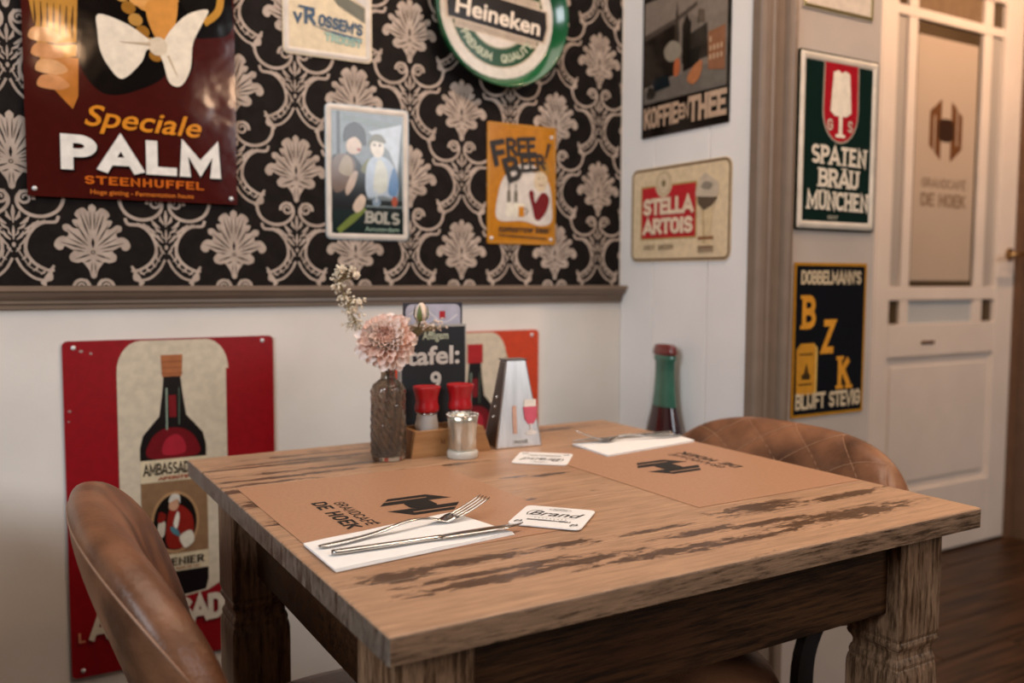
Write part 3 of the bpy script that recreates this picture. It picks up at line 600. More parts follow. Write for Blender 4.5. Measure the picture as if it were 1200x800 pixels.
A = art(s, .4); bottle_pic(A, True)
for (x, y, r) in ((.033,.645,.004),(.05,.640,.003),(.010,.53,.003),(.02,.655,.002),(.008,.51,.002)): A.blob([(x-r,y),(x,y+r*.8),(x+r,y),(x,y-r*.7)], 'A88A84', 2)
A.build('picture', s, 'dark red aperitif bottle with an oval portrait label'); A = art(s, .4); bottle_letters(A); A.build('lettering', s, 'white capitals on red and black capitals on the label')
s = sign('bottle_poster_sign', 'orange red tin bottle sign behind the silver box and black table sign', 'sign', 'back', bw(.806, -.797), .405, .665, .010, 'C4401C', gloss=.4, screws=[(.385,.652),(.02,.652)])
A = art(s, .4); A.ell(.265, .575, .055, .06, 'A8987E', 1); bottle_pic(A, True, .222)
A.poly([(.201,.588),(.243,.588),(.243,.634),(.201,.634)], 'A81E22', 6)
A.build('picture', s, 'dark bottle with a red cap in a pale arch'); A = art(s, .4); bottle_letters(A, .222); A.build('lettering', s)

# ------------------------------------------------------------------ signs on the boarded wall
def rwl(y, z): return (XR-.0005, y, CAMZ+z)
s = sign('coffee_sign', 'black edged harbour view sign lettered KOFFIE EN THEE on the boarded wall', 'sign', 'right', rwl(1.815, .352), .31, .42, 0, '120B08', gloss=.14)
A = art(s, .15); A.rect(.008,.085,.300,.335,'7E7166',1)
A.poly([(.008,.085),(.300,.085),(.300,.15),(.18,.14),(.008,.12)], '6A625A', 2); A.poly([(.008,.24),(.12,.26),(.13,.255),(.13,.14),(.008,.125)], '1F1813', 3); A.poly([(.008,.255),(.008,.24),(.12,.26),(.20,.285),(.20,.295),(.12,.272)], '4A4038', 4)
A.poly([(.122,.18),(.124,.27),(.130,.312),(.136,.27),(.142,.18)], '3A322A', 5); A.poly([(.15,.16),(.15,.25),(.165,.272),(.18,.25),(.18,.16)], '1A1410', 5)
A.poly([(.18,.16),(.18,.225),(.235,.238),(.24,.16)], '2A221C', 5); A.poly([(.24,.13),(.24,.215),(.295,.22),(.295,.12)], '8A5A3C', 5); A.poly([(.20,.245),(.205,.275),(.225,.27),(.228,.24)], '5A4C40', 5)
A.blob([(.085,.205),(.11,.222),(.14,.21),(.15,.185),(.12,.172),(.095,.18)], '8C8272', 6); A.blob([(.122,.14),(.125,.17),(.14,.175),(.144,.15),(.135,.135)], 'B4623C', 7); A.blob([(.17,.12),(.19,.145),(.22,.155),(.215,.12),(.19,.105)], 'B07048', 7)
A.poly([(.155,.14),(.21,.15),(.215,.19),(.155,.185)], '18120E', 6); A.poly([(.04,.14),(.10,.145),(.11,.115),(.05,.11)], '141C20', 6); A.blob([(.02,.10),(.03,.125),(.055,.11),(.045,.095)], '2C2620', 6)
for k in range(9): A.rect(.245+.012*(k % 4), .15+.02*(k//4), .251+.012*(k % 4), .162+.02*(k//4), 'C0A080', 7)
for k in range(5): A.stroke([(.155+.012*k,.20),(.158+.012*k,.28-.006*k)], .0015, '2A221C', 7)
A.build('picture', s, 'harbour quay with a church spire and moored boats'); A = art(s, .2)
A.text('KOFFIE', .012, .022, .052, 'BFA187', 3, w=.20, fit=.125); A.text('EN', .142, .030, .036, 'BFA187', 3, w=.2, fit=.034); A.text('THEE', .180, .018, .060, 'BFA187', 3, w=.22, fit=.118)
A.text('A.JINR', .014, .352, .060, 'BFA187', 3, w=.22, fit=.27)
A.build('lettering', s, 'tan capitals on black bands')
s = sign('lager_sign', 'rounded cream tin sign with a red lettered panel below the harbour sign', 'sign', 'right', rwl(1.852, .040), .36, .236, .022, 'DEC7A2', gloss=.3, frame=mat('rusty_edge', (.16, .09, .045), .5), fw=.008, fh=.001)
A = art(s, .3); A.rect(.040,.055,.248,.190,'B39A60',1); A.rect(.044,.059,.244,.186,'B8202A',2); A.ell(.128,.193,.032,.034,'D3BE9E',3); A.ring(.128,.193,.027,.029,.003,'B9A078',4); A.ell(.128,.193,.007,.009,'7A6A48',4,12)
A.poly([(.252,.160),(.312,.160),(.300,.10),(.296,.035),(.262,.035),(.262,.10)], 'D8BF96', 3); A.blob([(.248,.15),(.252,.185),(.275,.205),(.30,.19),(.318,.18),(.315,.15)], 'C6B59E', 4); A.blob([(.262,.172),(.275,.185),(.30,.178),(.29,.165)], '8F8474', 5)
A.poly([(.250,.152),(.318,.146),(.300,.128),(.272,.118),(.252,.135)], '5A4A3A', 5); A.stroke([(.27,.12),(.276,.04)], .004, 'B49A70', 5)
for yy, c in ((.05,'8A5A36'),(.028,'8A7058'),(.020,'A08A70')): A.rect(.254,yy,.306,yy+.007,c,5)
A.build('picture', s, 'red panel, round medallion and foaming glass'); A = art(s, .3)
A.text('STELLA', .144, .116, .042, 'E4CDB0', 6, w=.24, fit=.178, align='c'); A.text('ARTOIS', .144, .068, .040, 'E4CDB0', 6, w=.24, fit=.178, align='c'); A.text('HOT BEER', .112, .030, .012, '8F7C62', 6, w=.18, fit=.11, align='c')
A.build('lettering', s, 'cream capitals on red')
# bottle shaped relief
b_ = empty('bottle_sign', (XR-.002, 1.672, CAMZ-.70), 'green bottle with red cap and dark red drink against the white boards', 'sign')
SQ = (.42, 1)
bm = bmesh.new(); lathe(bm, [(0, .001), (.070, .004), (.076, .02), (.076, .24), (.070, .29), (.058, .335), (.046, .372), (.0425, .385)], 36, sq=SQ)
obj('liquid', bm, mat('dark_red_drink', (.035, .006, .008), .12, coat=.6), b_, smooth=True)
bm = bmesh.new(); lathe(bm, [(.042, .386), (.037, .42), (.0335, .46), (.033, .495), (.038, .500), (.038, .508), (.034, .512)], 36, sq=SQ)
obj('glass_neck', bm, mat('green_bottle_glass', (.045, .15, .10), .1, coat=.6), b_, smooth=True)
bm = bmesh.new(); lathe(bm, [(.035, .511), (.040, .513), (.040, .519), (.036, .532), (.030, .537), (0, .539)], 36, sq=SQ, fn=lambda a, z: 1+.03*cos(21*a))
obj('crown_cap', bm, mat('red_cap_enamel', (.17, .035, .03), .25, coat=.4), b_, smooth=True)
for ch in list(b_.children): ch.location.x = -.034

# ------------------------------------------------------------------ signs on the beige wall
def ew(x, z): return (x, YE-.0005, CAMZ+z)
s = sign('brewery_sign', 'dark green framed sign with a red shield and white spade', 'sign', 'back', ew(1.585, .111), .270, .400, .004, '0B211B', gloss=.10, t=.006, frame=mat('cream_sign_frame', (.62, .54, .44), .35), fw=.020, fh=.006)
A = art(s, .10)
for g, c, l in ((0, 'A89A88', 1), (.004, 'A01722', 2)): A.poly([(.080+g,.385-g),(.200-g,.385-g),(.202-g,.285)]+arc(.140,.272,.062-g,.072-g,0,-180,14)+[(.078+g,.285)], c, l)
A.poly([(.112,.36),(.104,.272),(.120,.262),(.160,.262),(.176,.272),(.168,.36),(.152,.366),(.14,.360),(.128,.366)], 'E4D8C4', 3); A.rect(.134,.214,.146,.266,'E4D8C4',3); A.rect(.124,.214,.156,.221,'E4D8C4',3)
A.build('shield', s, 'red shield with a white spade'); A = art(s, .12)
A.text('G', .096, .228, .026, 'C9BCA8', 5, w=.16); A.text('S', .166, .228, .026, 'C9BCA8', 5, w=.16)
for t_, yy, ww in (('SPATEN', .150, .185), ('BRÄU', .098, .135), ('MÜNCHEN', .046, .208)): A.text(t_, .139, yy, .043, 'DDD0BC', 4, w=.19, serif=.24, fit=ww, align='c', ang=-.01)
A.text('SEIT 1397', .139, .026, .008, 'B0A894', 4, w=.16, fit=.07, align='c')
A.build('lettering', s, 'cream serif capitals')
s = sign('coffee_brand_sign', 'black and yellow sign with three stepping yellow letters and a coffee bag', 'sign', 'back', ew(1.590, -.322), .250, .358, .002, 'B07A20', gloss=.22)
A = art(s, .22); A.rect(.007,.007,.243,.351,'0C0D12',1); A.build('ground', s, 'black field')
A = art(s, .25)
A.text("DOBBELMANN'S", .125, .308, .032, 'C9B493', 3, w=.2, fit=.205, align='c'); A.text('BLIJFT STEVIG', .125, .018, .038, 'C9B493', 3, w=.2, fit=.222, align='c')
for ch, x, y, h_ in (('B', .030, .205, .078), ('Z', .100, .146, .080), ('K', .158, .060, .078)): A.text(ch, x, y, h_, 'D08E2E', 3, w=.2, serif=.26, sx=.85)
A.build('lettering', s, 'yellow slab letters and cream capitals')
A = art(s, .3); A.poly([(.014,.052),(.076,.052),(.082,.06),(.082,.160),(.070,.172),(.026,.172),(.012,.158)], 'C08528', 3); A.poly([(.070,.172),(.082,.160),(.082,.06),(.076,.052),(.076,.16)], 'D8B060', 4)
for yy in (.075,.145): A.rect(.022,yy,.066,yy+.004,'4A3010',4)
A.poly([(.030,.088),(.060,.088),(.054,.104),(.046,.128),(.038,.104)], '4A3210', 4); A.ell(.045,.096,.016,.006,'3A2A10',5,14); A.build('coffee_bag', s, 'yellow coffee bag')
s = sign('paper_notice', 'pale notice in a thin brass frame, only its lower edge in view', 'notice', 'back', ew(1.594, .603), .240, .32, .002, 'CFC0AE', gloss=.2, frame=mat('olive_brass', (.25, .19, .07), .35, .6), fw=.010, fh=.003)

# ------------------------------------------------------------------ dining table
TZ = .76; TX0, TX1, TY0, TY1 = .293, 1.162, .695, 1.556
tb = empty('dining_table', (0, 0, 0), 'square worn wooden table with stained brown planks and square moulded legs', 'table')
seams = [TY0, .824, 1.012, 1.165, 1.313, 1.42, TY1]
for a, b in zip(seams, seams[1:]):
    bm = bmesh.new(); n = 40; a2 = a+(.0004 if a > TY0 else 0); b2 = b-(.0004 if b < TY1 else 0)
    bx(bm, TX0, a2, TZ-.027, TX1, b2, TZ)
    es = [e for e in bm.edges if all(abs(v.co.z-TZ) < 1e-5 for v in e.verts) or (abs(e.verts[0].co.x-e.verts[1].co.x) < 1e-5 and abs(e.verts[0].co.y-e.verts[1].co.y) < 1e-5 and (abs(e.verts[0].co.y-TY0) < 1e-4 or abs(e.verts[0].co.y-TY1) < 1e-4))]
    out = [e for e in es if any(abs(e.verts[0].co[i]-e.verts[1].co[i]) < 1e-6 and abs(e.verts[0].co[i]-v) < 1e-5 for i, v in ((0, TX0), (0, TX1), (1, TY0), (1, TY1)))]
    bmesh.ops.bevel(bm, geom=out, offset=.0032, segments=3, affect='EDGES', profile=.5)
    inn = [e for e in bm.edges if all(abs(v.co.z-TZ) < 1e-5 for v in e.verts) and (all(abs(v.co.y-a2) < 1e-5 for v in e.verts) and a > TY0 or all(abs(v.co.y-b2) < 1e-5 for v in e.verts) and b < TY1)]
    bmesh.ops.bevel(bm, geom=inn, offset=.0006, segments=1, affect='EDGES')
    for f in bm.faces:
        f.normal_update()
        f.material_index = 0 if f.normal.z > .3 else (2 if abs(f.normal.x) > .7 else 1)
    obj('board', bm, [TOPW, EDGEW, ENDW], tb)
def leg_mesh():
    s_ = .088; prof = [(s_, 0, 0), (s_, .522, 0), (s_, .523, 0), (s_*.985, .528, 1), (s_*.955, .534, 1), (s_*.93, .536, 1), (s_*.95, .541, 1), (s_*.91, .547, 1), (s_*.87, .550, 1), (s_*.86, .556, 1), (s_*.91, .562, 1), (s_*.97, .565, 1), (s_, .569, 1), (s_*.98, .573, 1), (s_*.95, .575, 1), (s_, .581, 1), (s_, TZ-.0275, 0)]
    bm = bmesh.new(); rings = []
    for (w_, z, _) in prof:
        h = w_/2; c = .003; rings.append([bm.verts.new((x, y, z)) for x, y in [(-h+c,-h),(h-c,-h),(h,-h+c),(h,h-c),(h-c,h),(-h+c,h),(-h,h-c),(-h,-h+c)]])
    for A_, B_ in zip(rings, rings[1:]):
        for k in range(8): bm.faces.new((A_[k], A_[(k+1) % 8], B_[(k+1) % 8], B_[k]))
    bm.faces.new(rings[0][::-1]); bm.faces.new(rings[-1]); return bm
l0 = None
for (x, y) in ((.313+.044, .736+.044), (1.053+.044, .736+.044), (.313+.044, 1.340+.044), (1.053+.044, 1.340+.044)):
    if l0 is None: l0 = obj('leg', leg_mesh(), LEGW, tb, (x, y, 0))
    else:
        q = l0.copy(); C.objects.link(q); q.location = (x, y, 0)
AB = TZ-.147
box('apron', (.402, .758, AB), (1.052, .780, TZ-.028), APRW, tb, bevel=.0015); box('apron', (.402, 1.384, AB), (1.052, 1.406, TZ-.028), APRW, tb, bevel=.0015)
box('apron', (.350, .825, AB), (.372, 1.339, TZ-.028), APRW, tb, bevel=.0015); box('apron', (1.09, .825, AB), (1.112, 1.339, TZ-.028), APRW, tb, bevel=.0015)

# ------------------------------------------------------------------ chairs: local frame faces +x, seat centre at the origin
def chair(loc, rz, label, backx, quilted=True, w_half=.265, ztop=.806, bulge=.045, lean=.10, arch=3.2):
    r = empty('leather_chair', loc, label, 'chair', 'leather chairs at the table', (0, 0, rz))
    Wd = w_half; zt = ztop; zb = .50; T = .074
    def surf(s, th, off=0):
        g = (max(0, 1-abs(s)**arch))**(1/2.2); gt = (max(0, 1-abs(s)**7))**(1/2.8)
        e = 2/3.4; c_, s_ = cos(th), sin(th)
        h = (abs(s_)**e)*(1 if s_ > 0 else -1); t = (abs(c_)**(2/2.6))*(1 if c_ > 0 else -1)
        hc = (zt+zb)/2; H = (zt-zb)/2
        z = hc+h*H*(g*.62+.38 if h < 0 else g) ; k = (z-zb)/(zt-zb)
        tt = (T/2)*gt*(1-.08*(1-k))*t
        if off and t > 0: tt += off*1.0
        # plan curve: ends come forward
        px = backx+bulge*(abs(s)**2.2)-lean*(k-1)*1.0; py = s*Wd*(1+.10*k)
        nx, ny = 1, -2.2*bulge*(abs(s)**1.2)*(1 if s > 0 else -1)/Wd*.9; q = sqrt(nx*nx+ny*ny)
        return Vector((px+tt*nx/q, py+tt*ny/q, z+(t*.0)))
    def quilt(s, th):
        if cos(th) < -.35 or not quilted: return 0
        u = s*Wd/.10; v = (1-sin(th))*.16/.10
        a = abs(((u+v) % 1)-.5); b = abs(((u-v) % 1)-.5); d = min(.5-a, .5-b) if False else min(abs(((u+v+.5) % 1)-.5), abs(((u-v+.5) % 1)-.5))
        return -.0042*exp(-(d/.07)**2)
    bm = bmesh.new(); NS, NT = 130, 72; gr = []
    for i in range(NS+1):
        s = -1+2*i/NS; s = s*.999; s = sin(s*pi/2*.96)/sin(pi/2*.96); s = max(-.9995, min(.9995, s)); row = []
        for j in range(NT):
            th = 2*pi*j/NT; ed = max(0, 1-abs(s)**8)
            row.append(bm.verts.new(surf(s, th, quilt(s, th)*ed)))
        gr.append(row)
    for i in range(NS):
        for j in range(NT): bm.faces.new((gr[i][j], gr[i+1][j], gr[i+1][(j+1) % NT], gr[i][(j+1) % NT]))
    bm.faces.new(gr[0]); bm.faces.new(gr[-1][::-1]); bmesh.ops.recalc_face_normals(bm, faces=bm.faces)
    back = obj('backrest', bm, LEATHER, r, smooth=True)
    # stitched diamonds and piping seam
    bm = bmesh.new()
    for sg in ((1, -1) if quilted else ()):
        for k in range(-5, 9):
            pts = []
            for q in range(90):
                th = radians(-38+q*1.62); v = (1-sin(th))*.16/.10; u = sg*(k-v); s = u*.10/Wd
                if abs(s) < .93: pts.append(surf(s, th, -.0030)+Vector((.0002, 0, 0)))
                else:
                    if len(pts) > 1: tube(bm, pts, .0006, 4)
                    pts = []
            if len(pts) > 1: tube(bm, pts, .0006, 4)
    if quilted: o = obj('stitching', bm, THREAD, back); o['kind'] = 'stuff'
    else: bm.free()
    bm = bmesh.new(); pts = [surf(-.99+1.98*k/60, radians(128))+Vector((-.0004, 0, .0006)) for k in range(61)]; tube(bm, pts, .0013, 6); obj('piping', bm, mat('seam_leather', (.34, .19, .12), .5), back, smooth=True)
    # seat cushion
    bm = bmesh.new(); lathe(bm, [(0, .385), (.18, .385), (.206, .392), (.218, .415), (.218, .440), (.206, .462), (.17, .474), (.10, .478), (0, .479)], 48, fn=lambda a, z: (abs(cos(a))**3.2+abs(sin(a))**3.2)**(-1/3.2))
    obj('seat', bm, LEATHER, r, smooth=True)
    bm = bmesh.new(); lathe(bm, [(0, .372), (.19, .372), (.20, .378), (.20, .384), (0, .384)], 40); obj('seat_plate', bm, BLACKM, r)
    # black bowed bars: rear legs that run on up to carry the back
    for sy in (-1, 1):
        bm = bmesh.new(); P = spl([(-.30, sy*.175, .003), (-.262, sy*.175, .16), (-.232, sy*.175, .34), (-.235, sy*.17, .47), (backx+.105, sy*.165, .56), (backx+.055, sy*.16, .66)], 6, False); prev = None
        for i, p in enumerate(P):
            d = Vector(P[min(i+1, len(P)-1)])-Vector(P[max(i-1, 0)]); d.normalize(); n_ = Vector((-d.z, 0, d.x)); c_ = Vector(p); ww = .010+.008*sin(pi*i/(len(P)-1))
            ring = [bm.verts.new(c_+n_*ww*a_+Vector((0, .008*b_, 0))) for a_, b_ in ((-1,-1),(1,-1),(1,1),(-1,1))]
            if prev:
                for k in range(4): bm.faces.new((prev[k], prev[(k+1) % 4], ring[(k+1) % 4], ring[k]))
            else: bm.faces.new(ring)
            prev = ring
        bm.faces.new(prev); bmesh.ops.recalc_face_normals(bm, faces=bm.faces); obj('rear_leg', bm, BLACKM, r)
    bm = bmesh.new(); bx(bm, -.245, -.168, .350, -.225, .168, .370); obj('cross_bar', bm, BLACKM, r)
    for sx in (1,):
        for sy in (-1, 1):
            bm = bmesh.new(); tube(bm, [(sx*.13, sy*.13, .371), (sx*.17, sy*.17, .25), (sx*.215, sy*.205, .003)], [.013, .012, .009], 10); obj('leg', bm, BLACKM, r, smooth=True)
    return r
chair((.480, 1.082, 0), radians(-3), 'brown leather chair at the left end of the table, its back edge-on', -.385, quilted=False, ztop=.820, bulge=.045, w_half=.255, lean=.11, arch=2.5)
chair((.875, 1.115, 0), pi, 'brown leather chair with quilted back at the right end of the table', -.40)

# ------------------------------------------------------------------ paper, napkins, cutlery, mats
KRAFT = mat('kraft_paper', (.43, .232, .133), .48, var=.07, scale=200, bump=.02, bscale=500)
PW, PH, PT = .330, .412, .0006
def placemat(name, loc, rz, label, logo, txt):
    r = empty(name, loc, label, 'placemat', 'kraft paper placemats', (0, 0, rz))
    bm = bmesh.new(); bx(bm, -PH/2, -PW/2, 0, PH/2, PW/2, PT); obj('sheet', bm, KRAFT, r)
    A = Art(PT+.0001, .6); hoek_logo(A, logo[0], logo[1], .094, '15110F', l=0)
    A.text('GRANDCAFÉ', txt[0], txt[1]+.027, .0155, '15110F', 0, w=.15, gap=.2, fit=.126, align='c'); A.text('DE HOEK', txt[0]-.004, txt[1], .0205, '15110F', 0, w=.19, gap=.2, fit=.140, align='c')
    A.build('lettering', r, 'black hexagonal H logo and two lines of capitals')
    return r
# local x = sitter's right, local y = away from the sitter
placemat('placemat', (.478, 1.096, TZ+.0003), -pi/2, 'brown paper placemat at the front left with a white napkin along its edge', (.008, .028), (.006, -.100))
placemat('placemat', (.990, 1.092, TZ+.0003), pi/2, 'brown paper placemat at the far right in front of the quilted chair', (.015, .028), (.028, -.080))
NAP = mat('white_paper_napkin', (.88, .87, .85), .8, var=.02, scale=60, bump=.05, bscale=300)
def napkin(pts, z, label):
    r = empty('napkin', (pts[0][0], pts[0][1], z), label, 'napkin', 'folded paper napkins')
    P = [Vector((p[0]-pts[0][0], p[1]-pts[0][1])) for p in pts]
    for k in range(3):
        bm = bmesh.new(); sh = .0012*k
        def q(u, v): return P[0]*(1-u)*(1-v)+P[1]*u*(1-v)+P[2]*u*v+P[3]*(1-u)*v
        nx, ny = 24, 12; top = []; bot = []
        for i in range(nx+1):
            for j in range(ny+1):
                p = q(.004+.992*i/nx - .002*k, .01*k+(1-.014*k)*j/ny); w_ = .0004*sin(i*.7+k)*sin(j*.5+k*2)
                edge = min(i, nx-i, j, ny-j) == 0
                top.append(bm.verts.new((p.x, p.y, .0012*(k+1)+w_*(k == 2)-(.0004 if edge else 0)))); bot.append(bm.verts.new((p.x, p.y, .0012*k+.0001)))
        for i in range(nx):
            for j in range(ny):
                a = i*(ny+1)+j; b = a+ny+1; bm.faces.new((top[a], top[b], top[b+1], top[a+1])); bm.faces.new((bot[a+1], bot[b+1], bot[b], bot[a]))
        bmesh.ops.remove_doubles(bm, verts=bm.verts, dist=1e-7)
        rim = [i*(ny+1) for i in range(nx+1)]+[nx*(ny+1)+j for j in range(1, ny+1)]+[i*(ny+1)+ny for i in range(nx-1, -1, -1)]+[j for j in range(ny-1, 0, -1)]
        for a, b in zip(rim, rim[1:]+rim[:1]): bm.faces.new((bot[a], bot[b], top[b], top[a]))
        bmesh.ops.recalc_face_normals(bm, faces=bm.faces); obj('fold', bm, NAP, r, smooth=False)
    return r
napkin([(.310, .876), (.544, .900), (.521, 1.021), (.310, .984)], TZ+.0011, 'white folded napkin on the front left placemat under a fork and knife')
napkin([(1.165, 1.350), (.930, 1.339), (.921, 1.218), (1.150, 1.250)], TZ+.0011, 'white folded napkin at the far right of the table by the quilted chair')
def frame_from(p0, p1, z, name, label, cat, group):
    d = Vector((p1[0]-p0[0], p1[1]-p0[1])); return empty(name, (p0[0], p0[1], z), label, cat, group, (0, 0, atan2(d.y, d.x))), d.length
def ribbon(bm, sec, thick):
    """sec: (x, y, z, halfwidth); rounded bar along x"""
    prev = None; n = 8
    for (x, y, z, hw) in sec:
        ring = [bm.verts.new((x, y+hw*cos(2*pi*k/n+.39), z+thick*sin(2*pi*k/n+.39))) for k in range(n)]
        if prev:
            for k in range(n): bm.faces.new((prev[k], prev[(k+1) % n], ring[(k+1) % n], ring[k]))
        else: bm.faces.new(ring[::-1])
        prev = ring
    bm.faces.new(prev)
def fork(p0, p1, z, label):
    r, Ln = frame_from(p0, p1, z, 'fork', label, 'fork', 'table forks'); k = Ln/.2
    bm = bmesh.new(); S = [(0,.0040),(.006,.0062),(.03,.0066),(.06,.0052),(.09,.0036),(.115,.0027),(.128,.0028)]
    hz = lambda x: .0028+.0080*exp(-((x-.105)/.036)**2)+.0*x
    ribbon(bm, [(x*k, 0, hz(x), w_) for x, w_ in [(S[i][0]+(S[i+1][0]-S[i][0])*t/5, S[i][1]+(S[i+1][1]-S[i][1])*t/5) for i in range(len(S)-1) for t in range(5)]+[S[-1]]], .0016)
    obj('handle', bm, STEEL, r, smooth=True)
    zz = lambda x: hz(.128)-(x-.128)*.36 if x < .148 else (.0052+.0 if x < .155 else .0052+((x-.155)/.045)**1.3*.017)
    bm = bmesh.new(); ribbon(bm, [(x*k, 0, zz(x), w_) for x, w_ in ((.124,.0028),(.130,.0045),(.137,.0085),(.145,.0112),(.153,.0118),(.157,.0118))], .0014)
    obj('neck_plate', bm, STEEL, r, smooth=True)
    for i in range(4):
        bm = bmesh.new(); yy = (-1.5+i)*.0063; ribbon(bm, [(x*k, yy*(1-.0*x), zz(x), w_) for x, w_ in ((.154,.0026),(.162,.0023),(.172,.0020),(.184,.0017),(.194,.0013),(.2,.0006))], .0011); obj('tine', bm, STEEL, r, smooth=True)
    return r
def knife(p0, p1, z, label):
    r, Ln = frame_from(p0, p1, z, 'knife', label, 'knife', 'table knives'); k = Ln/.23
    bm = bmesh.new(); ribbon(bm, [(x*k, 0, .0034, w_) for x, w_ in ((0,.003),(.003,.0058),(.01,.0064),(.04,.0060),(.08,.0048),(.11,.0044),(.118,.0050),(.124,.0056))], .0028); obj('handle', bm, STEEL, r, smooth=True)
    bm = bmesh.new(); ribbon(bm, [(x*k, y_, .0040+(x-.12)*.012, w_) for x, y_, w_ in ((.122,0,.0050),(.13,.0005,.0066),(.15,.001,.0082),(.18,.0012,.0088),(.205,.001,.0078),(.222,.0035,.0040),(.23,.0065,.0008))], .0007); obj('blade', bm, STEEL, r, smooth=True)
    return r
NZ = TZ+.0011+.0040
fork((.318, .950), (.552, .990), NZ, 'steel fork lying on the front left napkin, tines raised')
knife((.322, .921), (.562, .906), NZ, 'steel knife lying on the front left napkin with its tip over the white beer mat')
fork((1.150, 1.290), (.935, 1.325), NZ, 'steel fork on the far right napkin')
knife((1.155, 1.322), (.925, 1.335), NZ, 'steel knife on the far right napkin')
CARD = mat('white_card', (.85, .84, .82), .6, var=.02)
def beermat(c, ang, z, label, tilt=0):
    r = empty('beer_mat', (c[0], c[1], z), label, 'beer mat', 'white beer mats', (tilt, 0, ang))
    W = .094; bm = bmesh.new(); prism(bm, rrect(-W/2, -W/2, W/2, W/2, .009), 0, .0014); obj('card', bm, CARD, r)
    A = Art(.0015, .6)
    A.font('Brand', -.002, .002, .021, '1C1A18', 0, bold=.018, shear=.35, fit=.066, align='c', ang=.0); A.stroke(spl([(-.034,.0),(-.036,.012),(-.030,.024),(-.020,.026)], 4, False), .0016, '1C1A18', 0); A.stroke([(-.03,-.004),(.03,-.004)], .0006, '3A3836', 0)
    for k in range(9): A.ell(-.020+k*.005, -.011, .0011, .0014, '4A4846', 0, 6)
    A.text('BIERBROUWERIJ', 0, -.023, .006, '3A3836', 0, w=.2, fit=.056, align='c')
    A.ring(.002, .033, .015, .006, .0008, '5A5856', 0, n=20); A.text('ANNO', .002, .0315, .0035, '4A4846', 0, w=.2, fit=.018, align='c')
    for sx in (-1, 1):
        for k in range(3): A.stroke(arc(sx*.036, -.034+k*.003, .005-.001*k, .005-.001*k, 20+90*k, 250+90*k, 8), .0010, '2A2826', 0)
    A.build('lettering', r, 'black script word and small print')
    return r
beermat((.622, .937), -.84, TZ+.0022, 'white square beer mat at the centre front, touched by the knife tip', 0)
beermat((.817, 1.262), 2.42, TZ+.0006, 'white square beer mat in front of the silver triangular lamp box')

# ------------------------------------------------------------------ vase and flowers
vx, vy = .587, 1.388
v = empty('bottle_vase', (vx, vy, TZ), 'small smoky brown glass bottle vase with ribbed leaf relief holding a pink flower', 'vase')
GLS = mat('smoky_brown_glass', (.50, .42, .34), .03, var=.15, scale=30, trans=.92, ior=1.48, spec=.5)
NVa = 96
def rel(a, z):
    if .012 < z < .118: return 1+.06*sin(13*a+z*150)*sin(z*210+3*a)+.010*sin(a*26-z*260)
    return 1
bm = bmesh.new(); prof = [(0, .001), (.024, .0), (.0275, .003), (.0285, .008)]+[(.0288, .010+.0021*k) for k in range(52)]+[(.0285, .122), (.026, .129), (.019, .134), (.0135, .138), (.012, .143), (.012, .152), (.0135, .155), (.0165, .157), (.0165, .160), (.0125, .161), (.0105, .158), (.0105, .143), (.012, .138), (.018, .131), (.0245, .126), (.0262, .118), (.0262, .012), (.022, .008), (0, .007)]
lathe(bm, prof, NVa, fn=lambda a, z: rel(a, z)); bmesh.ops.recalc_face_normals(bm, faces=bm.faces); obj('glass_body', bm, GLS, v, smooth=True)
STEM = mat('green_brown_stem', (.16, .12, .05), .5, var=.3)
# dahlia
dh = empty('dahlia', (vx, vy, TZ+.012), 'large pale pink dahlia in the smoky glass vase', 'flower')
hc = Vector((-.008, -.012, .193)); ax = Vector((-.35, -.78, .42)).normalized()
bm = bmesh.new(); tube(bm, spl([(.006, .004, 0), (.002, 0, .06), (0, 0, .14), (-.001, -.001, .165), tuple(hc-ax*.012)], 6, False), .0022, 8); obj('stem', bm, STEM, dh, smooth=True)
P1 = mat('pink_petal', (.95, .74, .64), .6, col2=(.90, .62, .52), scale=40, thr=(.3, .7)); P2 = mat('pale_pink_petal', (.97, .85, .78), .6, col2=(.93, .76, .68), scale=40)
def petal_mesh(L_, Wp, cup, curl, m):
    bm = bmesh.new(); nu, nv = 8, 5; g = []
    for i in range(nu+1):
        u = i/nu; row = []
        wv = Wp*(sin(pi*min(1, u*.62+.12))**.8)*(1 if u < .85 else sqrt(max(0, 1-((u-.85)/.16)**2)))
        for j in range(nv):
            s = -1+2*j/(nv-1); row.append(bm.verts.new((L_*u, s*wv, cup*(s*s)*sin(pi*(.25+u*.6))+curl*u*u)))
        g.append(row)
    for i in range(nu):
        for j in range(nv-1): bm.faces.new((g[i][j], g[i+1][j], g[i+1][j+1], g[i][j+1]))
    me = bpy.data.meshes.new('petal'); bm.to_mesh(me); bm.free(); me.materials.append(m)
    for p in me.polygons: p.use_smooth = True
    return me
PM = [petal_mesh(.036, .0066, .006, .004, P2), petal_mesh(.031, .0060, .007, .006, P1), petal_mesh(.025, .0052, .007, .007, P2), petal_mesh(.018, .0048, .006, .006, P1), petal_mesh(.011, .0034, .004, .004, P1)]
q0 = ax.to_track_quat('Z', 'Y'); ga = pi*(3-sqrt(5)); NP = 210
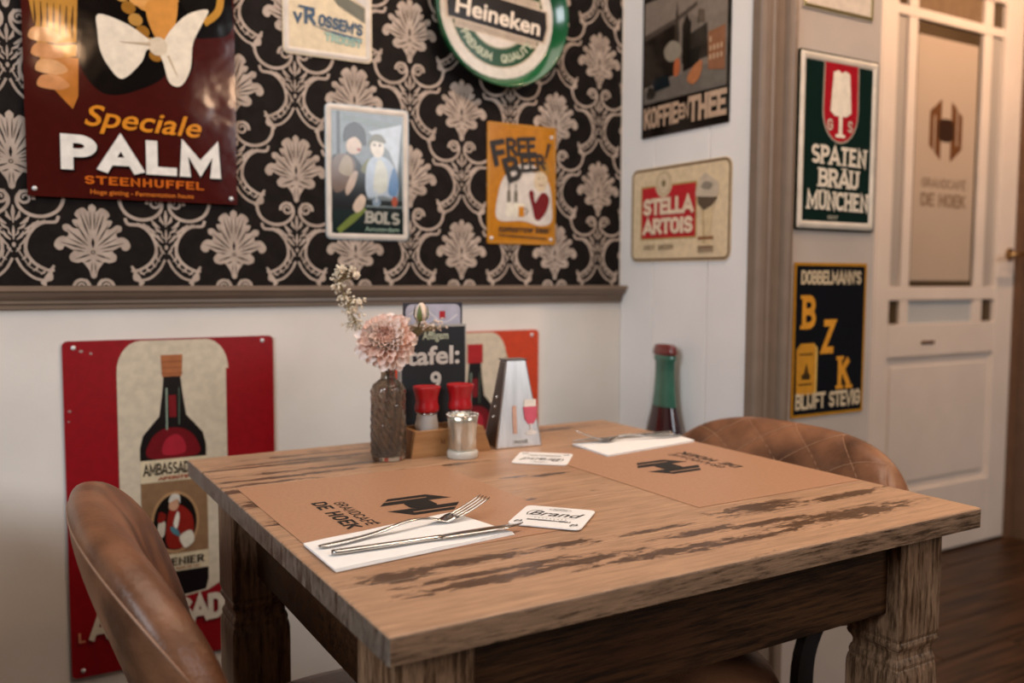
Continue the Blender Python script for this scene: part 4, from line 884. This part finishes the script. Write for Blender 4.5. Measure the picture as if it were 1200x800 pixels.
for i in range(NP):
    f = i/(NP-1); el = radians(-38+118*f**.85); az = i*ga; k = min(4, int(f*5.0)); rb = .006+.012*(1-f)
    d = Vector((cos(el)*cos(az), cos(el)*sin(az), sin(el)))
    o = bpy.data.objects.new('petal', PM[k]); C.objects.link(o); o.parent = dh
    side = Vector((-sin(az), cos(az), 0)); up_ = d.cross(side)
    if up_.dot(Vector((0, 0, 1))) < 0: up_ = -up_
    side = up_.cross(d); M3 = Matrix((d, side, up_)).transposed()
    sc = (1.0+.12*random.uniform(-1, 1))*1.16
    o.matrix_local = Matrix.Translation(hc) @ q0.to_matrix().to_4x4() @ Matrix.Translation(d*rb*.6) @ M3.to_4x4() @ Matrix.Rotation(random.uniform(-.15, .15), 4, 'X') @ Matrix.Diagonal((sc, sc, sc, 1))
# dried gypsophila
gy = empty('dried_sprig', (vx, vy, TZ+.010), 'tall wispy sprig of dried cream blossom leaning left out of the vase', 'flower')
# view axes help to lay the sprig out to the left of the vase
lx = Vector((-cos(YAW), sin(YAW), 0))
def gp(a, h, d=0): return lx*a+Vector((0, 0, h-.01))+Vector((sin(YAW), cos(YAW), 0))*d
bm = bmesh.new(); bl = bmesh.new(); rnd = random.Random(3)
main = spl([tuple(gp(0, .03)), tuple(gp(.003, .15)), tuple(gp(.028, .19)), tuple(gp(.055, .235)), tuple(gp(.072, .275)), tuple(gp(.080, .31))], 6, False); tube(bm, main, .0010, 5)
def floret(p, r_):
    for k in range(4):
        o_ = Vector((rnd.uniform(-1, 1), rnd.uniform(-1, 1), rnd.uniform(-1, 1)))*r_*.6
        bmesh.ops.create_icosphere(bl, subdivisions=1, radius=r_*rnd.uniform(.4, .75), matrix=Matrix.Translation(Vector(p)+o_))
for (a, h, n_, sp_) in ((.082,.312,30,.012),(.074,.322,14,.008),(.060,.318,14,.008),(.052,.312,10,.006),(.084,.292,24,.010),(.070,.272,24,.013),(.056,.262,22,.014),(.045,.268,12,.009),(.060,.245,18,.014),(.050,.228,14,.013),(.064,.225,10,.012)):
    base = Vector(main[min(len(main)-1, int(len(main)*min(.98, (h-.06)/.27)))])
    for k in range(int(n_*1.6)):
        e = gp(a+rnd.gauss(0, sp_*.5), h+rnd.gauss(0, sp_*.5)-.0, rnd.gauss(0, sp_*.5)); floret(e, .0027 if h > .24 else .0019)
        mid = (base+e)/2+Vector((rnd.uniform(-.004, .004),)*3); tube(bm, [base+Vector((rnd.uniform(-.001, .001),)*3), mid, e], .00035, 3)
tag(obj('twigs', bm, mat('olive_twig', (.30, .23, .11), .6), gy), kind='stuff'); tag(obj('blossom', bl, mat('cream_blossom', (.80, .70, .55), .7, var=.2, scale=60), gy), kind='stuff')
# small rosebud with blossoms to the right
rb_ = empty('flower_bud', (vx, vy, TZ+.014), 'small cream rosebud with green sepals and tiny blossoms right of the dahlia', 'flower')
def gq(a, h, d=0): return -lx*a+Vector((0, 0, h-.014))+Vector((sin(YAW), cos(YAW), 0))*d
bc = gq(.056, .248)
bm = bmesh.new(); tube(bm, spl([tuple(gq(0, .03)), tuple(gq(.002, .15)), tuple(gq(.020, .19, .01)), tuple(gq(.046, .222, .004)), tuple(bc-Vector((0, 0, .014)))], 6, False), .0014, 6); obj('stem', bm, STEM, rb_, smooth=True)
bm = bmesh.new(); lathe(bm, [(0, -.014), (.006, -.012), (.0105, -.004), (.010, .006), (.006, .014), (.0025, .018), (0, .0185)], 20, fn=lambda a, z: 1+.10*sin(3*a+z*160)); obj('bud', bm, mat('cream_petal', (.80, .66, .54), .6), rb_, tuple(bc), smooth=True)
for k in range(4):
    a = k*pi/2+.9; bm = bmesh.new()
    pts = [(0, -.015, .003), (.009, -.010, .0045), (.0125, -.002, .0045), (.0115, .006, .003), (.0095, .014, .0006)]; prev = None
    for (r_, z, w_) in pts:
        c_ = Vector((r_*cos(a), r_*sin(a), z)); t_ = Vector((-sin(a), cos(a), 0))*w_; row = [bm.verts.new(c_-t_), bm.verts.new(c_+Vector((cos(a), sin(a), 0))*.001), bm.verts.new(c_+t_)]
        if prev: bm.faces.new((prev[0], prev[1], row[1], row[0])); bm.faces.new((prev[1], prev[2], row[2], row[1]))
        prev = row
    obj('sepal', bm, mat('sepal_green', (.13, .16, .045), .5, var=.3), rb_, tuple(bc), smooth=True)
bm = bmesh.new(); bl = bmesh.new()
for k in range(46):
    e = gq(.062+rnd.gauss(0, .014), .232+rnd.gauss(0, .007), rnd.gauss(0, .006)); floret(e, .0026); tube(bm, [gq(.030, .20, .005), (gq(.045, .215)+e)/2, e], .0004, 3)
tag(obj('twigs', bm, _M['olive_twig'], rb_), kind='stuff'); tag(obj('blossom', bl, mat('pinkish_blossom', (.80, .66, .55), .7, var=.2, scale=60), rb_), kind='stuff')

# ------------------------------------------------------------------ condiment block, mills, votive, triangular box, table sign
OAK = mat('light_oak', (.42, .215, .085), .45, col2=(.30, .14, .05), scale=12, stretch=(.8, 6, 6), bump=.04)
blk = empty('condiment_block', (.700, 1.408, TZ), 'light wooden block holder with slanted ends carrying two red-capped mills', 'holder')
bm = bmesh.new()
PF = [(-.078, 0), (.078, 0), (.062, .046), (-.070, .046)]
def slab(y0_, y1_, pf):
    a = [bm.verts.new((x, y0_, z)) for x, z in pf]; b = [bm.verts.new((x, y1_, z)) for x, z in pf]; bm.faces.new(a); bm.faces.new(b[::-1])
    for k in range(4): bm.faces.new((a[k], b[k], b[(k+1) % 4], a[(k+1) % 4]))
slab(-.036, -.027, PF); slab(.027, .036, PF)
obj('side', bm, OAK, blk, bevel=.0012)
bm = bmesh.new(); slab(-.0268, .0268, [(-.077, .0), (.077, 0), (.075, .010), (-.075, .010)]); obj('bottom', bm, OAK, blk)
bm = bmesh.new(); slab(-.0268, .0268, [(-.0766, .0102), (-.0686, .0102), (-.062, .046), (-.070, .046)]); slab(-.0268, .0268, [(.0664, .0102), (.0746, .0102), (.0622, .046), (.054, .046)]); slab(-.0268, .0268, [(-.006, .0102), (.006, .0102), (.006, .040), (-.006, .040)]); obj('divider', bm, OAK, blk)
A = Art(0, .6); A.text('M', 0, 0, .010, '6A4020', 0, w=.16); 
o = A.build('stamp', blk, 'small burnt mark'); o.rotation_euler = ROT['back']; o.location = (-.022, -.0363, .020)
CLR = mat('clear_glass', (.9, .9, .88), .02, trans=.95, ior=1.47, var=.02); REDP = mat('red_mill_plastic', (.42, .008, .012), .32, coat=.2, var=.1)
def mill(x, y, label, fill):
    r = empty('spice_mill', (x, y, TZ+.0112), label, 'mill', 'red capped spice mills')
    bm = bmesh.new(); lathe(bm, [(0, 0), (.019, 0), (.0205, .002), (.0205, .040), (.0175, .058), (.0175, .062), (0, .062)], 32); obj('jar', bm, mat('mill_glass', (.90, .88, .85), .08, trans=.45, ior=1.45, var=.06), r, smooth=True)
    bm = bmesh.new(); lathe(bm, [(0, .0625), (.0205, .0625), (.0215, .066), (.0215, .072), (.0195, .079), (.020, .088), (.0225, .098), (.0245, .105), (.0243, .107), (.0225, .1075), (.021, .1055), (0, .105)], 40); obj('cap', bm, REDP, r, smooth=True)
    bm = bmesh.new(); lathe(bm, [(.0178, .0585), (.0190, .0590), (.0190, .0620), (.0178, .0622)], 32); obj('collar', bm, STEEL, r, smooth=True)
mill(.668, 1.408, 'red-capped glass spice mill on the left of the block, next to the vase', '')
mill(.734, 1.408, 'red-capped glass spice mill on the right of the block, behind the votive glass', '')
vo = empty('votive_glass', (.706, 1.345, TZ), 'small silvery glass votive holder with a sparkling rim before the wooden block', 'candle holder')
bm = bmesh.new(); lathe(bm, [(0, .014), (.0225, .014), (.0238, .018), (.0240, .040), (.0254, .060), (.0272, .074), (.0262, .0745), (.0244, .060), (.0230, .040), (.0228, .020), (0, .016)], 72, fn=lambda a, z: 1+(.012*sin(14*a) if .014 < z < .07 else 0))
obj('glass', bm, mat('mercury_glass', (.74, .70, .60), .22, .7, col2=(.50, .45, .35), scale=28, stretch=(1, 1, .35), bump=.35, bscale=60, coat=.6, thr=(.35, .65)), vo, smooth=True)
bm = bmesh.new(); lathe(bm, [(0, 0), (.0255, 0), (.0270, .002), (.0270, .010), (.0250, .0135), (0, .0138)], 40); obj('base', bm, mat('votive_base_glass', (.85, .80, .70), .12, trans=.35, ior=1.45, var=.04), vo, smooth=True)
bm = bmesh.new()
for k in range(26): bmesh.ops.create_icosphere(bm, subdivisions=1, radius=.0021, matrix=Matrix.Translation((.0266*cos(2*pi*k/26), .0266*sin(2*pi*k/26), .0745)))
obj('beaded_rim', bm, mat('silver_beads', (.85, .82, .76), .12, 1), vo, smooth=True)
# triangular brushed steel box
tx = empty('triangular_box', (.838, 1.398, TZ), 'silver pyramid-shaped metal box with a small pink beer glass picture', 'table box', None, (0, 0, -.10))
bm = bmesh.new(); Lw = [(-.047, -.030), (.047, -.030), (.047, .030), (-.047, .030)]; Up = [(-.0205, -.014), (.0205, -.014), (.0205, .014), (-.0205, .014)]
vb = []
for t_, (z, bw_) in enumerate([(0, 0), (.010, 0), (.155, 1), (.158, 1)]):
    k = min(1, max(0, z/.158)); vb.append([bm.verts.new((a[0]*(1-k)+b[0]*k, a[1]*(1-k)+b[1]*k, z)) for a, b in zip(Lw, Up)])
for A_, B_ in zip(vb, vb[1:]):
    for k in range(4): bm.faces.new((A_[k], A_[(k+1) % 4], B_[(k+1) % 4], B_[k])).material_index = 1 if k == 3 else 0
bm.faces.new(vb[0][::-1]); bm.faces.new(vb[-1]).material_index = 1
BROWNM = mat('dark_brown_panel', (.07, .04, .028), .3, coat=.3)
obj('shell', bm, [BRUSH, BROWNM], tx, bevel=.003)
bm = bmesh.new(); bx(bm, -.022, -.0155, .1582, .022, .0155, .1605); obj('lid', bm, BROWNM, tx, bevel=.0008)
A = Art(.0004, .3)
A.rect(.012,.070,.036,.085,'E6DDD0',1); A.poly([(.010,.072),(.038,.072),(.036,.050),(.029,.040),(.019,.040),(.012,.050)], 'C8586A', 2); A.rect(.0225,.026,.0255,.041,'D8CEC8',2); A.blob([(.012,.024),(.024,.030),(.036,.024),(.024,.020)], 'E0D8D0', 2)
A.rect(-.012,.024,-.004,.075,'C9A08C',1); A.rect(-.012,.005,.020,.014,'D8D8D4',1); A.text('ROSÉ', -.010, .0062, .006, '6A6A68', 2, w=.2, fit=.026)
o = A.build('picture', tx, 'pink beer in a stemmed glass'); o.rotation_euler = (radians(90)-math.atan2(.016, .158), 0, 0); o.location = (0, -.0305, .002)
for k in range(3):
    bm = bmesh.new(); kk = (.055+.018*k)/.158; bmesh.ops.create_uvsphere(bm, u_segments=12, v_segments=8, radius=.004, matrix=Matrix.Translation((-.047*(1-kk)-.0205*kk-.0005, 0, .055+.018*k))); obj('knob', bm, STEEL, tx, smooth=True)
# table number board and card behind
ts = empty('table_sign', (.709, 1.470, TZ), 'black table sign with white writing tafel: 9 standing behind the red-capped mills', 'table sign', None, (radians(0), 0, 0))
bm = bmesh.new(); bx(bm, -.066, -.005, .002, .066, .005, .219); obj('board', bm, mat('black_board', (.012, .014, .018), .45), ts, bevel=.001)
bm = bmesh.new()
for q in ((-.0665,.2185,.0665,.2225),(-.0665,.0,-.064,.2185),(.064,.0,.0665,.2185)): bx(bm, q[0], -.0065, q[1], q[2], .0065, q[3])
obj('edge', bm, mat('grey_edge', (.35, .34, .32), .4), ts)
bm = bmesh.new(); bx(bm, -.075, -.024, 0, .075, .024, .0018); obj('foot', bm, _M['black_board'], ts)
A = Art(0, .5); A.font('tafel:', 0, .151, .033, 'D8D8D4', 1, bold=.028, fit=.106, align='c'); A.font('9', .004, .104, .033, 'D8D8D4', 1, bold=.028, align='c'); A.font('Affligem', .004, .196, .015, 'B8C0A8', 1, bold=.02, fit=.052, align='c')
o = A.build('lettering', ts, 'white hand lettering'); o.rotation_euler = ROT['back']; o.location = (0, -.0056, 0)
cd = empty('drinks_card', (.721, 1.492, TZ), 'pale menu card with a dark edge standing behind the table number sign', 'card')
bm = bmesh.new(); bx(bm, -.060, -.002, 0, .060, .002, .262); obj('card', bm, mat('navy_card', (.03, .03, .045), .4), cd)
A = Art(0, .4); A.poly(rrect(-.056, .01, .056, .259, .012), 'B4B4C4', 0); A.rect(.012, .232, .024, .246, 'B01C24', 1); A.stroke(spl([(-.05,.24),(-.02,.25),(.02,.225),(.05,.24)], 4, False), .003, 'D6D0D6', 1)
o = A.build('print', cd, 'pale lilac print with a small red square'); o.rotation_euler = ROT['back']; o.location = (0, -.0022, 0)
# crumb on the placemat

# unseen table added left of the frame to shade the foot of the wall
nb = empty('added_shade_table', (-.62, 1.30, 0), 'unseen wooden table added left of the frame to shade the wall', 'table')
bm = bmesh.new(); bx(bm, -.48, -.45, .733, .48, .45, .76); obj('table_top', bm, [TOPW], nb, bevel=.003)
for x in (-.40, .40):
    for y in (-.37, .37): bm = bmesh.new(); bx(bm, x-.04, y-.04, 0, x+.04, y+.04, .7325); obj('leg', bm, LEGW, nb, bevel=.003)
for y in (-.37, .37): box('apron', (-.359, y-.011, .615), (.359, y+.011, .7325), APRW, nb)
for x in (-.40, .40): box('apron', (x-.011, -.329, .615), (x+.011, .329, .7325), APRW, nb)
for ob in list(C.objects):
    if '_t' in ob: del ob['_t']
